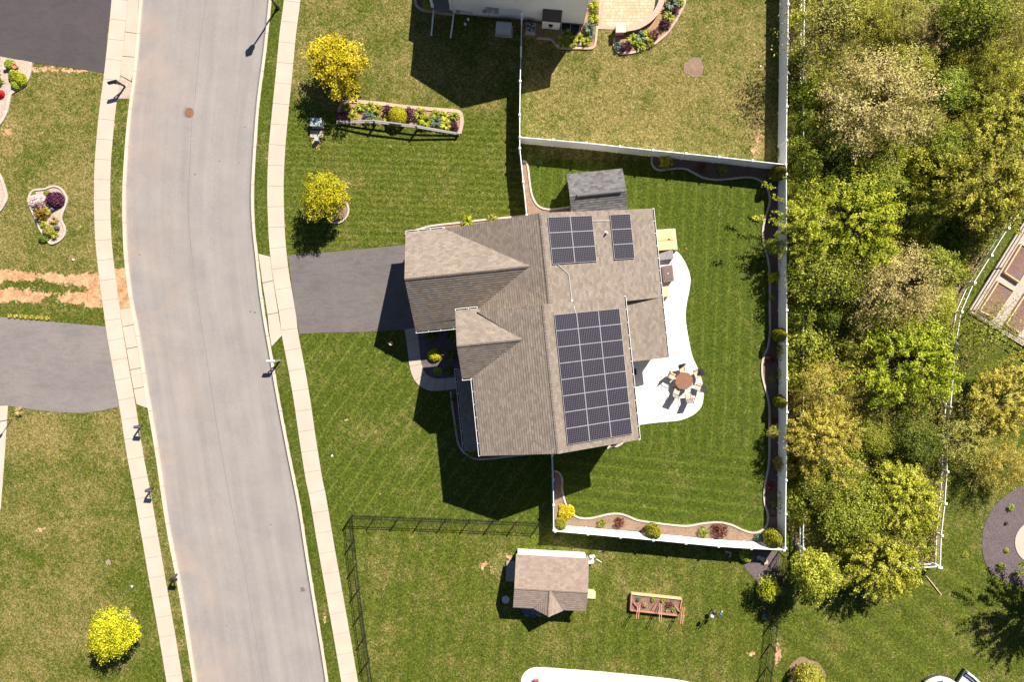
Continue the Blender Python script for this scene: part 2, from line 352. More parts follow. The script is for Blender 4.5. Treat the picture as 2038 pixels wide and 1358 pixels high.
# lawn: one grid of grass whose dryness, bare soil and mowing lines vary over the plots
def build_lawn():
    st = .25; xs = np.arange(-56, 58.01, st); ys = np.arange(-40, 40.01, st)
    X, Y = np.meshgrid(xs, ys); PX = X * FP / HC + NX; PY = NY - Y * FP / HC
    cl = xat(CURB_L, PY); cr = xat(CURB_R, PY); Z = np.where((PX > cl - 4) & (PX < cr - 3), -.16, 0.0)
    def soft(x0, y0, x1, y1, s=14):
        k = lambda d: 1 / (1 + np.exp(-np.clip(d / s * 4, -40, 40)))
        return k(PX - x0) * k(x1 - PX) * k(PY - y0) * k(y1 - PY)
    def blob(x, y, rx, ry, a=0):
        c, s = math.cos(a), math.sin(a); dx, dy = PX - x, PY - y
        return np.exp(-(((dx * c + dy * s) / rx) ** 2 + ((-dx * s + dy * c) / ry) ** 2))
    dry = np.full(X.shape, .22)
    def setr(v, *a, **k):
        nonlocal dry; m = soft(*a, **k); dry = dry * (1 - m) + v * m
    setr(.5, -400, -200, 222, 560); setr(.45, -400, 800, 262, 1500, s=20)
    setr(.48, -400, 810, 200, 1110, s=60)
    setr(.46, 575, -200, 1034, 215, s=26); setr(.56, 1040, 0, 1552, 325, s=20)
    setr(.14, 568, 235, 1050, 500, s=24); setr(.12, 590, 660, 1095, 1045, s=8)
    setr(.04, 1050, 320, 1545, 1060, s=8); setr(.21, 700, 1065, 1545, 1500, s=10); setr(.12, 1560, 1100, 2400, 1500, s=30)
    setr(.22, 1890, 700, 2400, 1000, s=20); setr(.3, 1880, 900, 1980, 1100, s=20)
    verge_r = (PX > cr) & (PX < xat(SW_R, PY)); dry[verge_r] = .15
    verge_l = (PX < cl) & (PX > xat(SW_L, PY)); dry[verge_l] = .4
    for a in ((1260, 190, 190, 90, .16), (960, 60, 70, 80, -.1), (660, 60, 70, 70, .1), (80, 880, 110, 70, .1), (80, 1055, 28, 22, .3), (780, 380, 90, 60, .12), (680, 360, 60, 40, .1),
              (880, 900, 60, 60, .12), (700, 860, 50, 80, .08), (820, 720, 40, 30, .1), (1190, 1130, 60, 40, .1), (900, 1130, 130, 30, .13), (760, 1200, 30, 120, .1), (1000, 1280, 160, 40, .08),
              (1510, 290, 18, 34, .6), (1300, 1190, 90, 40, .1), (60, 1240, 120, 30, .25), (180, 1270, 160, 20, .2), (230, 1170, 50, 60, -.12), (1640, 1290, 60, 30, .1), (1900, 1260, 80, 60, .1),
              (170, 400, 30, 90, .12), (60, 250, 60, 40, .12), (20, 500, 60, 40, .1), (1500, 1230, 60, 60, -.1), (1080, 350, 40, 40, -.1), (660, 300, 40, 30, .1), (1925, 930, 30, 60, .12)):
        dry += a[4] * blob(*a[:4])
    for k in range(70):
        x, y = RNG.uniform(-50, 2100), RNG.uniform(-50, 1400); dry += RNG.uniform(-.09, .09) * blob(x, y, RNG.uniform(20, 80), RNG.uniform(15, 60), RNG.uniform(0, 3))
    dirt = np.zeros(X.shape)
    inl = PX < xat(SW_L, PY) - 8
    for yc, hw in ((552, 10), (592, 12)):
        for k in range(60):
            x = RNG.uniform(-420, 205); yy = yc + (x - 100) * .05 + RNG.normal() * 2.5; dirt = np.maximum(dirt, np.where(inl, RNG.uniform(1.05, 1.5) * blob(x, yy, RNG.uniform(20, 42), RNG.uniform(5, 12), RNG.normal() * .15), 0))
    for k in range(22): dirt = np.maximum(dirt, np.where(inl, RNG.uniform(.5, .75) * blob(RNG.uniform(-400, 200), RNG.uniform(556, 600), RNG.uniform(6, 20), RNG.uniform(3, 7), RNG.normal() * .3), 0))
    dirt = np.maximum(dirt, np.where(inl, 1.2 * soft(172, 545, 215, 612, s=8), 0))
    dirt = np.maximum(dirt, np.where(PX > xat(SW_L, PY), 1.3 * soft(225, 536, 275, 614, s=4) * verge_l, 0))
    for a in ((15, 262, 14, 9, .9), (80, 137, 60, 5, .8), (150, 140, 60, 5, .7), (1510, 275, 9, 22, .7), (1500, 300, 14, 12, .5), (1548, 1300, 7, 28, .9), (1499, 1302, 6, 6, .9), (965, 1125, 14, 8, .75), (975, 1135, 6, 14, .6),
              (1015, 1110, 8, 12, .6), (80, 1055, 10, 8, .6), (215, 1120, 7, 7, .9), (1555, 1070, 7, 40, .5), (645, 1230, 4, 20, .5), (1640, 1100, 24, 30, .6), (690, 835, 4, 4, .9), (630, 284, 12, 12, .8), (1600, 1060, 12, 30, .7),
              (1100, 190, 4, 4, .3), (1345, 840, 30, 3, .3), (655, 270, 3, 3, .2), (1925, 560, 18, 10, .5), (1905, 600, 14, 12, .5), (30, 1225, 5, 7, .6), (170, 455, 12, 5, .4), (60, 395, 0.1, 0.1, 0)):
        dirt = np.maximum(dirt, a[4] * blob(*a[:4]))
    # mowing lines
    u = np.zeros(X.shape); am = np.zeros(X.shape); sh = np.zeros(X.shape)
    def mow(mask, ang, pitch, a, sharp):
        c, s = math.cos(R(ang)), math.sin(R(ang))          # direction across the stripes, in photo space
        u[mask] = ((PX * c + PY * s) / pitch)[mask]; am[mask] = a; sh[mask] = sharp
    rightside = PX > xat(SW_R, PY)
    mow(rightside & (PY > 232) & (PY < 500) & (PX < 1045), 92, 13, .45, .3)
    mow(rightside & (PY >= 500) & (PY < 1045) & (PX < 1100), 35, 26, .14, .7)
    mow((PX > 1045) & (PX < 1545) & (PY > 290) & (PY < 900), 2, 24, .3, .4)
    mow((PX > 1100) & (PX < 1545) & (PY >= 900) & (PY < 1060), 96, 24, .4, .4)
    mow(rightside & (PX > 690) & (PX < 1545) & (PY > 1050), 4, 34, .35, 0)
    mow((PX > 1545) & (PY > 1100), 128, 46, .4, .1)
    mow((PX > 1040) & (PX < 1545) & (PY < 290), 87, 30, .1, 0)
    Z = Z - .0
    ny, nx = X.shape; idx = np.arange(ny * nx).reshape(ny, nx)
    q = np.stack([idx[:-1, :-1], idx[:-1, 1:], idx[1:, 1:], idx[1:, :-1]], -1).reshape(-1, 4)
    me = bpy.data.meshes.new('lawn'); me.vertices.add(ny * nx)
    me.vertices.foreach_set('co', np.stack([X, Y, Z], -1).astype(np.float32).ravel())
    me.loops.add(q.size); me.loops.foreach_set('vertex_index', q.ravel().astype(np.int32))
    me.polygons.add(len(q)); me.polygons.foreach_set('loop_start', np.arange(0, q.size, 4, dtype=np.int32))
    me.update()
    lush = np.clip(np.where((PX > 1045) & (PX < 1560) & (PY > 290) & (PY < 1065), .9, 0) + np.where(verge_r, .6, 0) + .6 * soft(590, 660, 1095, 1045), 0, 1)
    for n_, arr in (('dry', dry), ('dirt', dirt), ('mow', u), ('mowamp', am), ('sharp', sh), ('lush', lush)):
        a = me.attributes.new(n_, 'FLOAT', 'POINT'); a.data.foreach_set('value', arr.astype(np.float32).ravel())
    m, nt, b = new_mat('lawn grass'); v = wpos(nt)
    mr_ = N(nt, 'ShaderNodeMapping'); mr_.inputs['Rotation'].default_value = (.4, .3, .6); nt.links.new(v, mr_.inputs[0]); v2 = mr_.outputs[0]
    n1 = noise(nt, v2, 5.5, 5, .8, .8); n1b = noise(nt, v2, 13, 3, .75, .6); n2 = noise(nt, v2, 1.5, 4, .65, .5); n3 = noise(nt, v, .3, 3, .6, .4)
    grain = math_n(nt, 'ADD', math_n(nt, 'MULTIPLY', n1, .6), math_n(nt, 'MULTIPLY', n1b, .4))
    g = ramp(nt, grain, [(.38, (.011, .026, .002)), (.5, (.057, .08, .007)), (.62, (.185, .19, .032))])
    gl = ramp(nt, grain, [(.36, (.009, .022, .002)), (.5, (.049, .075, .0065)), (.64, (.14, .165, .022))])
    g = mix(nt, attr(nt, 'lush'), g, gl)
    st_ = ramp(nt, grain, [(.39, (.045, .05, .011)), (.5, (.185, .15, .045)), (.61, (.42, .32, .145))])
    f = math_n(nt, 'ADD', attr(nt, 'dry'), math_n(nt, 'MULTIPLY', math_n(nt, 'SUBTRACT', n2, .5), 1.15))
    f = math_n(nt, 'ADD', f, math_n(nt, 'MULTIPLY', math_n(nt, 'SUBTRACT', n3, .5), 1.3))
    f = math_n(nt, 'ADD', f, math_n(nt, 'MULTIPLY', math_n(nt, 'SUBTRACT', n1b, .5), 1.3))
    mr = N(nt, 'ShaderNodeMapRange', interpolation_type='SMOOTHSTEP'); nt.links.new(f, mr.inputs[0])
    mr.inputs[1].default_value = .12; mr.inputs[2].default_value = .95; mr.inputs[4].default_value = .95
    col = mix(nt, mr.outputs[0], g, st_)
    # mow stripes: broad tone change plus thin laid-over lines
    ww = noise(nt, v, .5, 2, .5); uu = math_n(nt, 'ADD', attr(nt, 'mow'), math_n(nt, 'MULTIPLY', math_n(nt, 'SUBTRACT', ww, .5), .25))
    s = math_n(nt, 'SINE', math_n(nt, 'MULTIPLY', uu, 2 * math.pi)); s01 = math_n(nt, 'ADD', math_n(nt, 'MULTIPLY', s, .5), .5)
    pk = math_n(nt, 'POWER', s01, 34); pk = math_n(nt, 'MULTIPLY', math_n(nt, 'MULTIPLY', pk, attr(nt, 'sharp')), math_n(nt, 'GREATER_THAN', math_n(nt, 'ADD', n1, n2), .93))
    fa = math_n(nt, 'ADD', 1, math_n(nt, 'MULTIPLY', math_n(nt, 'MULTIPLY', s, attr(nt, 'mowamp')), math_n(nt, 'MULTIPLY', n2, .5)))
    cb = N(nt, 'ShaderNodeCombineColor'); [nt.links.new(fa, cb.inputs[i]) for i in range(3)]
    col = mix(nt, 1.0, col, cb.outputs[0], 'MULTIPLY')
    col = mix(nt, math_n(nt, 'MULTIPLY', pk, .45), col, (.2, .24, .04))
    # clover / dandelion flecks and bare soil
    vo = N(nt, 'ShaderNodeTexVoronoi'); vo.inputs['Scale'].default_value = 1.6; nt.links.new(v, vo.inputs[0])
    fl = math_n(nt, 'MULTIPLY', math_n(nt, 'LESS_THAN', vo.outputs['Distance'], .055), math_n(nt, 'GREATER_THAN', math_n(nt, 'ADD', attr(nt, 'dry'), math_n(nt, 'MULTIPLY', n3, .4)), .55))
    col = mix(nt, math_n(nt, 'MULTIPLY', fl, .7), col, (.6, .47, .06))
    dr = math_n(nt, 'ADD', attr(nt, 'dirt'), math_n(nt, 'ADD', math_n(nt, 'MULTIPLY', math_n(nt, 'SUBTRACT', n1, .5), 1.6), math_n(nt, 'MULTIPLY', math_n(nt, 'SUBTRACT', n2, .5), 1.6)))
    dm = N(nt, 'ShaderNodeMapRange', interpolation_type='SMOOTHSTEP'); nt.links.new(dr, dm.inputs[0]); dm.inputs[1].default_value = .42; dm.inputs[2].default_value = .62
    soil = ramp(nt, math_n(nt, 'ADD', math_n(nt, 'MULTIPLY', n1, .6), math_n(nt, 'MULTIPLY', n2, .4)), [(.36, (.2, .1, .045)), (.5, (.44, .25, .13)), (.62, (.62, .4, .24))])
    col = mix(nt, dm.outputs[0], col, soil)
    nt.links.new(col, b.inputs['Base Color']); b.inputs['Roughness'].default_value = .9; b.inputs['Specular IOR Level'].default_value = .1
    bump(nt, b, grain, .9, .06)
    me.materials.append(m); o = bpy.data.objects.new('lawn', me); COL.objects.link(o); tag(o, kind='structure')
build_lawn()

gnd = MB(); gnd.box((0, 0, -.7), (1200, 1200, 1)); tag(gnd.build('ground', speckle('distant grass', (.035, .055, .012), (.16, .15, .05), 2.2, .1, .9, 0)), kind='structure')

def sheet(name, pts, z, mat, thick=.03, kind='structure'):
    m = MB(); m.prism([(p[0], p[1]) for p in pts], z - thick, z); o = m.build(name, mat); return tag(o, kind=kind) if kind else o

# street: one sheet with a coordinate across its width
def build_road():
    me_v, me_f, ac = [], [], []; ys = np.arange(-160, 1481, 10); K = 16
    for y in ys:
        a, c = xat(CURB_L, y), xat(CURB_R, y)
        for k in range(K + 1):
            t = k / K; x = a + (c - a) * t; p = P(x, y); me_v.append((p.x, p.y, -.1 + .05 * math.sin(math.pi * t))); ac.append((x - a) * HC / FP)
    for i in range(len(ys) - 1):
        for k in range(K):
            b0 = i * (K + 1) + k; me_f.append((b0, b0 + K + 1, b0 + K + 2, b0 + 1))
    me = bpy.data.meshes.new('road'); me.from_pydata(me_v, [], me_f)
    a = me.attributes.new('across', 'FLOAT', 'POINT'); a.data.foreach_set('value', ac)
    me.materials.append(MAT['road']); o = bpy.data.objects.new('road', me); COL.objects.link(o); tag(o, kind='structure')
build_road()

def ribbon(pts, width, seg, gap, z0, z1, mat, name, off=0, y0=None, y1=None):
    """slabs along a centre line (photo pixels), each seg metres long with gap metres between"""
    c = [P(x, y) for x, y in smooth_pts(pts, 8)]
    d = [0]
    for i in range(1, len(c)): d.append(d[-1] + (c[i] - c[i - 1]).length)
    xs = [p.x for p in c]; ys = [p.y for p in c]; mb = MB(); s = off
    at = lambda t: Vector((np.interp(t, d, xs), np.interp(t, d, ys)))
    while s < d[-1] - .1:
        e = min(s + seg - gap, d[-1]); n = max(1, int((e - s) / .8)); L, Rr = [], []
        for k in range(n + 1):
            t = s + (e - s) * k / n; p = at(t); q = at(t + .15) - at(t - .15)
            if q.length < 1e-6: q = Vector((0, -1))
            q.normalize(); nn = Vector((-q.y, q.x)); L.append(p + nn * width / 2); Rr.append(p - nn * width / 2)
        mb.prism(L + Rr[::-1], z0, z1 + random.uniform(-.004, .004)); s += seg
    return tag(mb.build(name, mat), kind='structure')
ribbon(SW_L, M(32), M(40), .018, -.05, .035, MAT['side'], 'sidewalk')
ribbon(SW_R, M(32.5), M(41), .018, -.05, .035, MAT['side'], 'sidewalk')
ribbon([(x - 3, y) for x, y in CURB_L], M(6.5), 3.05, .025, -.16, .045, MAT['curb'], 'kerb')
ribbon([(x - 3, y) for x, y in CURB_R], M(5.5), 3.05, .025, -.16, .05, MAT['curb'], 'kerb')
ribbon([(x - 8.5, y) for x, y in CURB_R], M(4), 40, .0, -.12, -.088, MAT['seam'], 'gutter_shade')  # dark strip beside the kerb, its shade put into the colour
seam = [(409, -60), (408, 0), (398, 80), (390, 169), (381, 244), (376.5, 339), (374, 400), (376, 460), (386, 545), (395, 613), (407, 690), (422, 790), (436, 880), (462, 1020), (486, 1136), (497, 1205), (512, 1290), (530, 1400)]
def strip(pts, wd, z, mat, name, h=0.008):
    ribbon(pts, wd, 1000, 0, z - h, z, mat, name)
strip(seam, .03, -.046, MAT['seam'], 'road_seam')

def driveway(name, px, mat, z=.016, kind='structure'):
    return sheet(name, [(p.x, p.y) for p in gp(px)], z, mat, .1)
driveway('driveway', [(573.5, 508), (640, 503), (720, 496), (812, 487), (850, 487), (850, 654), (830, 655), (720, 661), (654, 662), (596, 665), (588, 620), (581, 570)], MAT['drive'])
driveway('driveway', [(-200, -200), (240, -200), (222, 0), (214, 66), (207.5, 145), (150, 136), (64, 124), (0, 116), (-200, 100)], MAT['drive_dark'])
driveway('driveway', [(-200, 610), (0, 631), (60, 637), (150, 645), (211, 650), (217, 690), (224, 735), (231, 775), (237, 810), (200, 818), (160, 823), (120, 821), (70, 816), (0, 806), (-200, 795)], MAT['drive_old'])
sheet('sidewalk', gp([(-60, 808), (16, 808), (10, 900), (2, 1010), (-10, 1060), (-60, 1060)]), .03, MAT['side'], .06)
# aprons: slabs between walk and kerb
def apron(quads, mat):
    mb = MB()
    for q in quads: mb.prism([(p.x, p.y) for p in gp(q)], -.06, .03)
    tag(mb.build('driveway_apron', mat), kind='structure')
apron([[(255.5, -20), (254.8, 0), (249.5, 62.6), (271.5, 66), (276.5, 0), (278, -20)], [(249.3, 63.8), (243.8, 111), (267.8, 113), (271.4, 67)], [(243.7, 112.2), (240, 149.5), (261, 161), (264.6, 148), (267.7, 114)]][0:3], MAT['sidetan'])
apron([[(239, 617), (261.5, 613), (266, 646), (244.3, 650)]], MAT['sidetan'])
apron([[(244.5, 651.2), (266.2, 647.2), (273.5, 690), (252, 694)], [(252.2, 695.2), (273.7, 691.2), (280, 732), (259.3, 736)], [(259.5, 737.2), (280.2, 733.2), (286.5, 770), (266, 774)], [(266.2, 775.2), (286.8, 771.2), (293.5, 812.5), (272.3, 805)]], MAT['side'])
apron([[(514.5, 505), (537.5, 511), (543.5, 558), (522.6, 563)], [(522.8, 564.2), (543.7, 559.2), (553.5, 622), (532.6, 626)], [(532.8, 627.2), (553.7, 623.2), (561, 668), (541, 689.5), (536.5, 664)]], MAT['side'])
# front walk
wo = [(805.5, 656), (809, 679), (813.6, 715), (815, 727), (819.5, 745), (828, 761), (842, 773), (857, 778), (878, 778), (912, 774)]
wi = [(830, 652), (832.5, 672), (836.6, 710), (838.5, 722), (843.5, 737), (849, 745), (856, 750), (866, 753.5), (882, 753.5), (912, 750)]
def front_walk():
    A = smooth_pts(wo, 5); Bn = smooth_pts(wi, 5); mb = MB(); cuts = [0, 5, 10, 16, 24, 31, 37, 41, 45]
    for a, b in zip(cuts[:-1], cuts[1:]):
        Lp = [P(*A[k]) for k in range(a, b + 1)]; Rp = [P(*Bn[k]) for k in range(a, b + 1)]
        g_ = .02
        Lp[-1] = Lp[-1].lerp(Lp[-2], min(.5, g_ / max(.01, (Lp[-1] - Lp[-2]).length))); Rp[-1] = Rp[-1].lerp(Rp[-2], min(.5, g_ / max(.01, (Rp[-1] - Rp[-2]).length)))
        mb.prism([(p.x, p.y) for p in Lp + Rp[::-1]], -.05, .045)
    tag(mb.build('front_walk', MAT['walk']), kind='structure')
front_walk()
# back patio
pat = [(1236, 480), (1310, 495), (1342.8, 498.4), (1357.7, 513), (1367, 530), (1373, 548), (1374, 562), (1371, 583), (1366.5, 605), (1364.4, 634), (1369.8, 671.8), (1378, 709.6), (1390, 736.5), (1398, 763.5), (1400, 785), (1396.8, 806.7), (1385, 822), (1370, 831), (1350, 837.5), (1320, 840.5), (1290, 843.5), (1262, 848)]
sheet('patio', gp([(1236, 480)] + [tuple(p) for p in smooth_pts(pat[1:], 4)] + [(1225, 850)]), .05, MAT['patio'], .12)
jm = MB()
for a, b in (((1296, 600), (1369, 592)), ((1262, 780), (1398, 765)), ((1312, 720), (1322, 840)), ((1340, 718), (1336, 660)), ((1330, 700), (1378, 703))):
    p, q = P(*a), P(*b); jm.beam((p.x, p.y, .0485), (q.x, q.y, .0485), .035, .006)
tag(jm.build('patio_joint', plain('patio joint grey', (.2, .18, .16), .9)), kind='structure')  # joint lines in a darker grey than the slab
# pool deck slab at the bottom edge
sheet('pool_deck', gp([(1030, 1420)] + [tuple(p) for p in smooth_pts([(1036, 1362), (1040, 1345), (1052, 1333), (1072, 1329), (1120, 1332), (1200, 1338), (1300, 1348), (1366, 1357), (1400, 1370)], 5)] + [(1420, 1420)]), .05, MAT['patio'], .1)
# pavers of the neighbour's patio
m, nt, b = new_mat('tan pavers'); v = wpos(nt); br = N(nt, 'ShaderNodeTexBrick'); nt.links.new(v, br.inputs[0]); br.inputs['Scale'].default_value = 1
br.inputs['Brick Width'].default_value = .34; br.inputs['Row Height'].default_value = .26; br.inputs['Mortar Size'].default_value = .012; br.squash = 1.6; br.squash_frequency = 3; br.offset = .37; br.offset_frequency = 2
br.inputs['Color1'].default_value = (.46, .34, .22, 1); br.inputs['Color2'].default_value = (.55, .44, .31, 1); br.inputs['Mortar'].default_value = (.25, .17, .11, 1)
nt.links.new(mix(nt, 1.0, br.outputs[0], ramp(nt, noise(nt, v, 3, 4, .7), [(.3, (.82, .8, .76)), (.7, (1.1, 1.06, 1.02))]), 'MULTIPLY'), b.inputs['Base Color']); b.inputs['Roughness'].default_value = .85; MAT['paver'] = m
sheet('paver_patio', gp([(1196, -60), (1190, 57), (1226, 59), (1245, 56), (1268, 50), (1284, 40), (1299, 24), (1308, 8), (1314, -20), (1316, -60)]), .04, MAT['paver'], .1)
bm_ = MB(); bm_.prism(gp([(1198, 0), (1203, 0), (1197, 51), (1226, 53), (1226, 59), (1189, 57.5)]), .0, .043); tag(bm_.build('paver_border', speckle('pink pavers', (.34, .22, .17), (.52, .37, .3), 9, 2, .85, .5)), kind='structure')
# gravel of the fenced vegetable garden, woodland floor, mulch beds (ground surfaces)
sheet('garden_gravel', gp([(2110, 330), (2038, 440), (1927, 619), (1990, 660), (2038, 692), (2160, 770), (2300, 500)]), .02, MAT['pgravel'])
floor_ = speckle('leaf litter', (.05, .04, .02), (.36, .25, .16), 9, .9, .95, 1, c3=(.13, .14, .035), fine=.75)
sheet('woodland_floor', gp([(1571, -200), (1568, 500), (1568, 1050), (1585, 1090), (1600, 1130), (1670, 1150), (1760, 1135), (1868, 1126), (1872, 1030), (1882, 960), (1882, 860), (1894, 700), (1900, 650), (1912, 590), (1950, 525), (1990, 450), (2060, 330), (2200, 200), (2250, -200)]), .012, floor_)

def bed(px, mat, label_edge=None, closed=True, edge=None, ew=.14, eh=.1, z=.022, name='mulch_bed', gname=None, emat='edging'):
    """mulch sheet plus an optional raised edging that follows `edge` (photo pixels)"""
    sheet(name, gp([tuple(p) for p in px]), z, MAT[mat])
    if edge:
        c = [P(*p) for p in smooth_pts(edge, 6)]; mb = MB(); n = len(c); L, Rr = [], []
        for i in range(n):
            q = c[min(i + 1, n - 1)] - c[max(i - 1, 0)]; q.normalize(); nn = Vector((-q.y, q.x, 0)); L.append(c[i] + nn * ew / 2); Rr.append(c[i] - nn * ew / 2)
        for i in range(n - 1):
            mb.prism([(L[i].x, L[i].y), (L[i + 1].x, L[i + 1].y), (Rr[i + 1].x, Rr[i + 1].y), (Rr[i].x, Rr[i].y)], .0, eh + (.004 if i % 2 else 0))
        o = mb.build('garden_edging', MAT[emat]); tag(o, label_edge, 'edging')
e_right = [(1297, 310), (1297, 325), (1303, 335), (1315, 339), (1340, 336), (1362, 336), (1378, 343), (1400, 354), (1425, 358), (1455, 356), (1485, 353), (1505, 356), (1522, 368), (1530, 384), (1531, 405), (1523, 432), (1518, 455), (1518, 475), (1524, 500), (1530, 530), (1531.5, 570), (1531.5, 620), (1532, 660), (1528, 690), (1518, 715), (1516, 735), (1518, 755), (1526, 785), (1530.5, 810), (1531, 870), (1530, 920), (1524, 955), (1520, 985), (1522, 1005), (1528, 1025), (1526, 1045), (1515, 1056), (1500, 1061), (1480, 1056), (1455, 1045), (1430, 1040), (1400, 1042), (1370, 1047), (1345, 1046), (1310, 1042), (1270, 1036), (1250, 1028), (1232, 1023), (1210, 1024), (1180, 1031), (1160, 1032), (1143, 1026), (1127, 1005), (1119, 975), (1119, 955), (1113, 942), (1104, 938)]
eL = [tuple(p) for p in smooth_pts(e_right, 6)]
i0 = min(range(len(eL)), key=lambda i: abs(eL[i][0] - 1528) + abs(eL[i][1] - 1030))
bed([(1297, 304)] + eL[:i0] + [(1552, 1030), (1549, 330), (1450, 316)], 'mulchdark' if 0 else 'mulch')
bed(eL[i0:] + [(1104, 1049), (1300, 1063), (1549, 1083), (1551, 1030)], 'mulchpink')
bed([(1298, 320), (1300, 322), (1299, 321)], 'mulch', 'pale concrete edging winding round the inside of the main back yard fence', edge=e_right, name='mulch_bed')
e2 = [(1040, 321), (1047, 323), (1051, 335), (1054, 360), (1058, 385), (1066, 404), (1078, 414), (1095, 417), (1115, 415), (1134, 412)]
bed([tuple(p) for p in smooth_pts(e2, 5)] + [(1134, 425), (1075, 435), (1052, 432), (1046, 400), (1040, 360), (1037, 330)], 'mulchpink', 'pale edging curving from the white fence to the grey shed', edge=e2)
e3 = [(806, 466), (818, 463), (830, 458), (853, 451), (880, 447), (909, 444), (960, 438), (1010, 433), (1046, 429)]
bed([tuple(p) for p in smooth_pts(e3, 3)] + [(1060, 450), (900, 480), (810, 480)], 'mulchpink', 'low pale edging along the north side of the garage', edge=e3)
e4 = [(897, 779), (899, 800), (903, 828), (907, 855), (911, 878), (918, 895), (930, 906), (949, 914), (978, 913), (1020, 908), (1060, 903), (1100, 899)]
bed([tuple(p) for p in smooth_pts(e4, 4)] + [(1100, 880), (960, 880), (930, 800), (928, 770), (897, 778)], 'mulch', 'grey edging round the porch corner of the main house in its shade', edge=e4)
bed([tuple(p) for p in smooth_pts(wi, 3)][:-2] + [(930, 752), (930, 640), (830, 640)], 'mulchdark')
e5 = [(1208, 893), (1214, 889), (1228, 888), (1238, 882), (1243, 874)]
bed(e5 + [(1240, 860), (1205, 870)], 'mulchpink', 'short curved edging under the south gable of the main house', edge=e5)
# planting bed with split rail fence
e6 = [(674, 247), (674, 228), (677, 214), (685, 205), (700, 201.5), (730, 204), (755, 206), (800, 212), (855, 217), (905, 221), (915, 224), (919, 232), (919, 248), (915, 266)]
bed([tuple(p) for p in smooth_pts(e6, 4)] + [(905, 267), (870, 259), (829, 255), (745, 247)], 'bedsoil', 'pink paver edging round the flower bed with the split rail fence', edge=e6, ew=.28, eh=.09, emat='brick')
# neighbour beds at the top
e7 = [(1363, -30), (1363, 0), (1360, 12), (1353, 25), (1346, 39), (1337, 52), (1325, 68), (1310, 81), (1297, 90), (1282, 96.6), (1268, 102), (1254, 105), (1240, 106), (1231, 104), (1224, 97), (1222, 86), (1223, 76)]
bed([tuple(p) for p in smooth_pts(e7, 4)] + [(1240, 62), (1270, 58), (1300, 36), (1315, 12), (1322, -30)], 'bedsoil', 'curved pale edging round the bed outside the curved seat wall', edge=e7, ew=.2, emat='brick')
e8 = [(1188, 52), (1187, 66), (1185, 85), (1181, 94), (1172, 96.5), (1150, 96), (1130, 96), (1112, 94), (1104, 86), (1098, 79), (1084, 77), (1068, 76)]
bed([tuple(p) for p in smooth_pts(e8, 4)] + [(1040, 74), (1038, 44), (1160, 50), (1175, -30), (1203, -30), (1197, 10)], 'bedsoil', 'pale edging of the bed wrapping the corner of the cream house', edge=e8, ew=.17, emat='brick')
e9 = [(826, -20), (827, 4), (832, 14), (843, 20), (860, 23), (880, 26), (902, 29)]
bed([tuple(p) for p in smooth_pts(e9, 4)] + [(900, 0), (900, -30)], 'mulch', 'brick edging in front of the porch of the cream house', edge=e9, ew=.22, emat='brick')
# left side gravel gardens
e10 = [(-30, 110), (0, 115), (30, 118), (62, 124), (61, 140), (56, 158), (45, 172), (32, 180), (22, 188), (18, 204), (13, 225), (0, 247), (-20, 262)]
bed([tuple(p) for p in smooth_pts(e10[2:], 4)] + [(-60, 250), (-60, 100)], 'gravel', 'pale stone edging round the gravel garden by the dark driveway', edge=e10[3:], ew=.22)
e11 = [(-20, 330), (-2, 345), (8, 368), (14, 392), (10, 405), (0, 420), (-20, 432)]
bed([tuple(p) for p in smooth_pts(e11, 5)] + [(-60, 380)], 'gravel', 'pale edging of the gravel bed cut by the left photo edge', edge=e11, ew=.18)
e12 = [(64, 381), (72, 378), (90, 376), (105, 371), (118, 373), (128, 383), (134, 397), (131, 411), (125, 425), (123, 438), (129, 452), (130, 465), (122, 477), (106, 485), (98, 482), (90, 470), (80, 455), (74, 440), (67, 425), (61, 410), (58, 396), (64, 381)]
bed([tuple(p) for p in smooth_pts(e12[:-1], 4, True)], 'gravel', 'thin edging round the bean shaped gravel island bed', edge=e12, ew=.14)
sheet('gravel_patch', gp([(240, 151), (262, 164), (259, 196), (233, 196)]), .015, MAT['gravel'])
# rings and other mulch patches
def disc(px, py, r, mat, name='mulch_ring', z=.02, sq=1, wob=.08):
    pts = []
    for k in range(28):
        t = 2 * math.pi * k / 28; rr = r * (1 + wob * math.sin(3 * t + px) + wob * .6 * math.sin(7 * t + py)); pts.append((px + rr * math.cos(t), py + rr * sq * math.sin(t)))
    sheet(name, gp(pts), z, MAT[mat])
disc(1381, 134, 20, 'mulchpink'); disc(668, 418, 25, 'mulchpink'); disc(250, 1244, 24, 'mulchdark'); disc(1604, 1346, 36, 'mulchpink'); disc(682, 148, 16, 'mulch')
ring = [(668 + 26 * math.cos(t), 418 + 26 * math.sin(t)) for t in np.linspace(-1.1, 2.0, 14)]
bed(ring[:3], 'mulchpink', 'curved edging round the foot of the yellow maple by the driveway', edge=ring, ew=.13)
sheet('mulch_bed', gp([(1468, 1096), (1553, 1100), (1549, 1130), (1541, 1160), (1530, 1172), (1515, 1168), (1500, 1150), (1486, 1137), (1476, 1116)]), .02, MAT['mulchdark'])
q = smooth_pts([(2150, 940), (2038, 966), (2008, 982), (1977, 1010), (1960, 1045), (1954, 1085), (1962, 1123), (1984, 1148), (2038, 1168), (2150, 1180)], 5)
sheet('mulch_bed', gp([tuple(p) for p in q]), .02, MAT['mulchdark'])
disc(2062, 1080, 43, 'side', 'stone_pad', .06, 1, 0)
